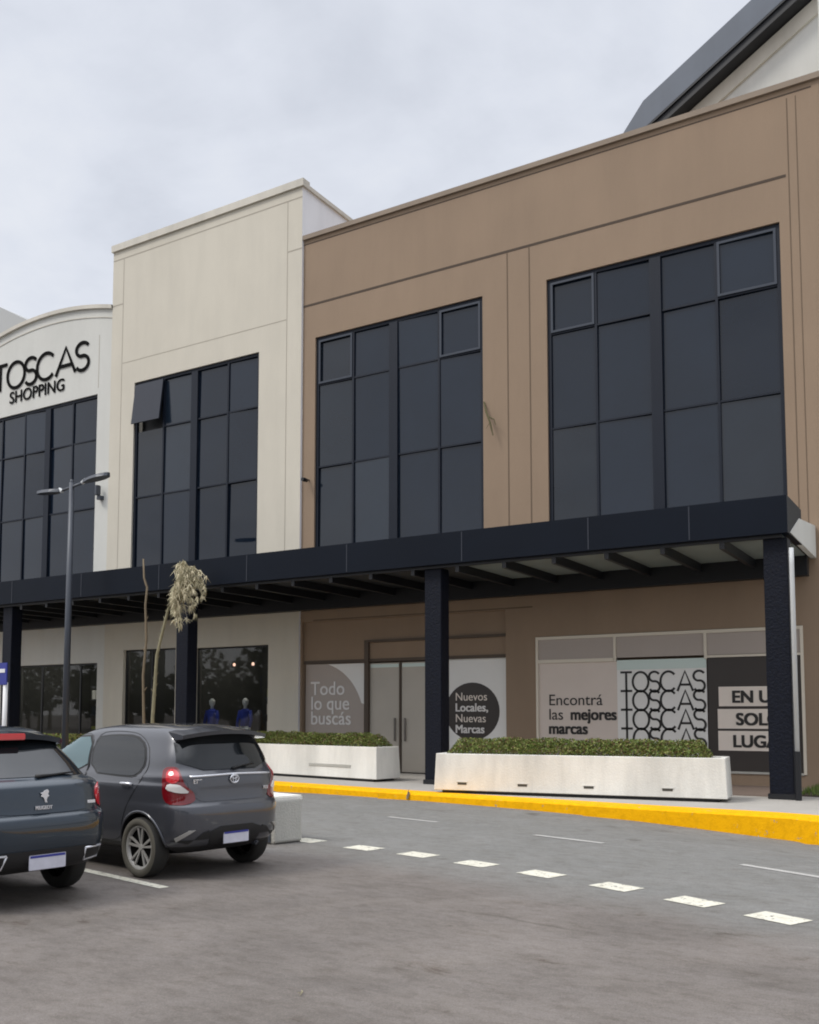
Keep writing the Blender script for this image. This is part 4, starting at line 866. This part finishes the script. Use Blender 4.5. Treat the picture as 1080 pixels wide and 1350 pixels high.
def plate(root, pjx, y, z, wd=.38, h=.125, ex=.012):
    x = rear_x(pjx, y, z) - ex; mb = MB(); mb.box(x - .012, x, y - wd / 2, y + wd / 2, z - h / 2, z + h / 2, b=.004); o = mb.build('number_plate', M['plate'], root)
    mb = MB(); mb.box(x - .014, x - .0125, y - wd / 2 + .01, y + wd / 2 - .01, z + h / 2 - .028, z + h / 2 - .008); mb.build('plate_band', M['signblue'], o)
plate(et, pj, 0, .40)
mb = MB(); xw = rear_x(pj, .1, 1.11) - .02; mb.tube([(xw - .01, -.02, 1.09), (xw + .002, -.18, 1.115), (xw + .02, -.38, 1.13)], [.016, .01, .006], 6); mb.build('rear_wiper', M['blackplastic'], et, smooth=True)
mb = MB(); mb.box(-1.80, -1.6, -.45, -.38, .27, .33, b=.02); mb.build('exhaust', M['steel'], et)
# -- blue hatchback
Pg = [(.27, -1.75, 1.8, .70, 10, 3.5), (.32, -1.98, 2.0, .80, 10, 3.6), (.42, -2.085, 2.07, .855, 10, 3.6), (.58, -2.11, 2.09, .882, 10, 3.6), (.72, -2.105, 2.07, .886, 10, 3.6), (.775, -2.085, 2.05, .886, 10, 3.6), (.80, -2.035, 2.03, .885, 10, 3.6),
      (.92, -2.015, 1.9, .878, 10, 3.6), (1.02, -1.995, 1.6, .855, 10, 3.6), (1.06, -1.955, 1.3, .815, 10, 3.6), (1.10, -1.87, 1.12, .735, 10, 3.8), (1.2, -1.73, .9, .70, 10, 4), (1.34, -1.57, .6, .61, 9, 4), (1.44, -1.45, .32, .54, 8, 3.8),
      (1.49, -1.35, .08, .48, 7, 3.6), (1.525, -1.15, -.2, .40, 6, 3), (1.54, -.90, -.45, .19, 4, 2.5), (1.542, -.75, -.58, .05, 3, 2.2)]
spec = dict(sill=.36, style=0, tw=.205, chrome_handle=False, mirror=(.85, 1.03), cx=(-1.98, .80), windscreen=mir_([(.66, 1.08), (.55, 1.42)]),
    doors=[('rear_door', [(-.20, .38), (-.15, 1.42), (-.85, 1.42), (-1.18, 1.22), (-1.12, .95), (-.98, .7), (-.92, .38)], ([(-.21, 1.06), (-.18, 1.37), (-.80, 1.37), (-1.08, 1.20), (-1.0, 1.06)], (-.95, .95), 'carglass')),
           ('front_door', [(.90, .38), (.95, 1.04), (.35, 1.41), (-.13, 1.42), (-.18, .38)], ([(.86, 1.065), (.32, 1.36), (-.10, 1.37), (-.14, 1.06)], (-.05, .95), 'carglass'))],
    corner=[('tail_light', [(-.15, .81), (-.16, 1.0), (-.10, 1.03), (.05, 1.01), (.13, .95), (.10, .84), (-.04, .80)], (1, -.7), 'redlens', .012, 2)],
    rear=[('tailgate', mir_([(.66, 1.0), (.66, .90), (.58, .815), (.3, .80)]), 'paint', .006, 1),
          ('rear_window', mir_([(.64, 1.105), (.49, 1.42)]), 'carglass', .008, 0),
          ('diffuser', mir_([(.72, .50), (.70, .38), (.55, .345)]), 'blackplastic', .010, 1)])
pg, pk = make_car(Pg, M['paint_blue'], (-9.03, 5.83), 172, (-1.25, 1.18), .315, .765, 'dark blue hatchback with red brake bar above its rear window, cut by the left edge', spec)
pg.scale = (1, .85, 1)
mb = MB(); vs = []
for t in np.linspace(-1, 1, 17):
    y = t * .54; xe = -1.60 + .08 * abs(t) ** 2.5; zc = 1.475 - .05 * abs(t) ** 2.2; vs += [(-1.25, y, zc + .03), (xe, y, zc - .005), (xe + .012, y, zc - .05), (-1.4, y, zc - .06)]
mb.add(vs, fs); o = mb.build('spoiler', M['paint_blue'], pg, smooth=True); smooth_fix(o, 35)
mb = MB(); mb.box(-1.612, -1.55, -.05, .26, 1.42, 1.478, b=.008); mb.build('brake_bar', M['redbar'], pg)
lion = [(.0, .06), (.03, .07), (.045, .05), (.035, .02), (.05, .0), (.03, -.01), (.02, -.045), (.03, -.07), (.005, -.065), (-.005, -.03), (-.02, -.01), (-.045, .0), (-.03, .02), (-.05, .035), (-.02, .045)]
xx_ = rear_x(pk, 0, .93) - .02
mb = MB(); n = len(lion); mb.add([(xx_, -a * .95, .945 + b * .8) for a, b in lion] + [(xx_ + .01, -a * .95, .945 + b * .8) for a, b in lion], [tuple(range(n)), tuple(range(2 * n - 1, n - 1, -1))] + [(i, i + n, (i + 1) % n + n, (i + 1) % n) for i in range(n)]); mb.build('emblem', M['chrome'], pg)
rear_text('PEUGEOT', .042, .105, .835, pg, pk); 
xb = rear_x(pk, -.55, .865) - .016
mb = MB(); mb.box(xb - .006, xb + .004, -.60, -.51, .855, .882); mb.build('badge', M['chrome'], pg)
plate(pg, pk, 0, .40, .40, .13, .02)
for s2 in (-1, 1):
    mb = MB(); ring_ = [(.43, .475), (.66, .475), (.66, .375), (.45, .365)]
    pts = [(rear_x(pk, s2 * a, b) - .014, s2 * a, b) for a, b in ring_]; mb.tube(pts + [pts[0]], .011, 6); mb.build('exhaust_trim', M['chrome'], pg, smooth=True)
mb = MB(); xw = rear_x(pk, -.3, 1.12) - .02; mb.tube([(xw - .03, 0, 1.105), (xw - .01, -.2, 1.115), (xw + .01, -.45, 1.13)], [.022, .012, .007], 6); mb.build('rear_wiper', M['blackplastic'], pg, smooth=True)

# ---------------------------------------------------------------- the far side of the car park: a belt of trees, seen only as reflections
mb = MB()
for i in range(56):
    cx_, cy_, hh = -100 + i * 2.7 + rng.uniform(-1, 1), -26 + rng.uniform(-5, 5), rng.uniform(4.5, 9.5)
    mb.tube([(cx_, cy_, 0), (cx_ + rng.uniform(-.3, .3), cy_, hh * .6)], [.22, .1], 6, 3)
    for _ in range(260):
        a1 = Vector(rng.normal(size=3)).normalized() * rng.uniform(.55, 1) ; p = Vector((cx_, cy_, hh * .62)) + Vector((a1.x * 2.9, a1.y * 2.5, a1.z * hh * .40)); u_ = Vector(rng.normal(size=3)).normalized(); v_ = u_.orthogonal().normalized() * rng.uniform(.2, .45); u_ *= rng.uniform(.3, .6)
        mb.add([p - u_, p + v_, p + u_, p - v_], [(0, 1, 2, 3)], int(rng.integers(0, 3)))
mb.build('distant_trees', [leafm('tree_leaf', (.05, .075, .02)), leafm('tree_leaf_b', (.07, .09, .03)), leafm('tree_leaf_c', (.035, .05, .018)), M['bark_dk']], fixn=False, kind='stuff')

mb = MB(); mb.add([(-9.75, 16.02, .02), (-9.68, 15.99, .025), (-9.66, 16.03, .14), (-9.72, 16.05, .17)], [(0, 1, 2, 3)]); mb.tube([(-9.7, 16.0, .02), (-9.69, 16.03, .2)], .006, 4)
mb.build('dry_leaf', M['bark_dk'], label='small dry brown leaf caught against the yellow kerb', cat='leaf')
mb = MB(); mb.tube([(-3.58, 4.69, .012), (-3.55, 4.66, .016), (-3.53, 4.61, .010)], [.003, .004, .002], 5); mb.tube([(-3.55, 4.66, .014), (-3.56, 4.63, .014)], .002, 4)
mb.build('twig', M['bark'], label='little pale twig lying on the foreground asphalt', cat='twig')
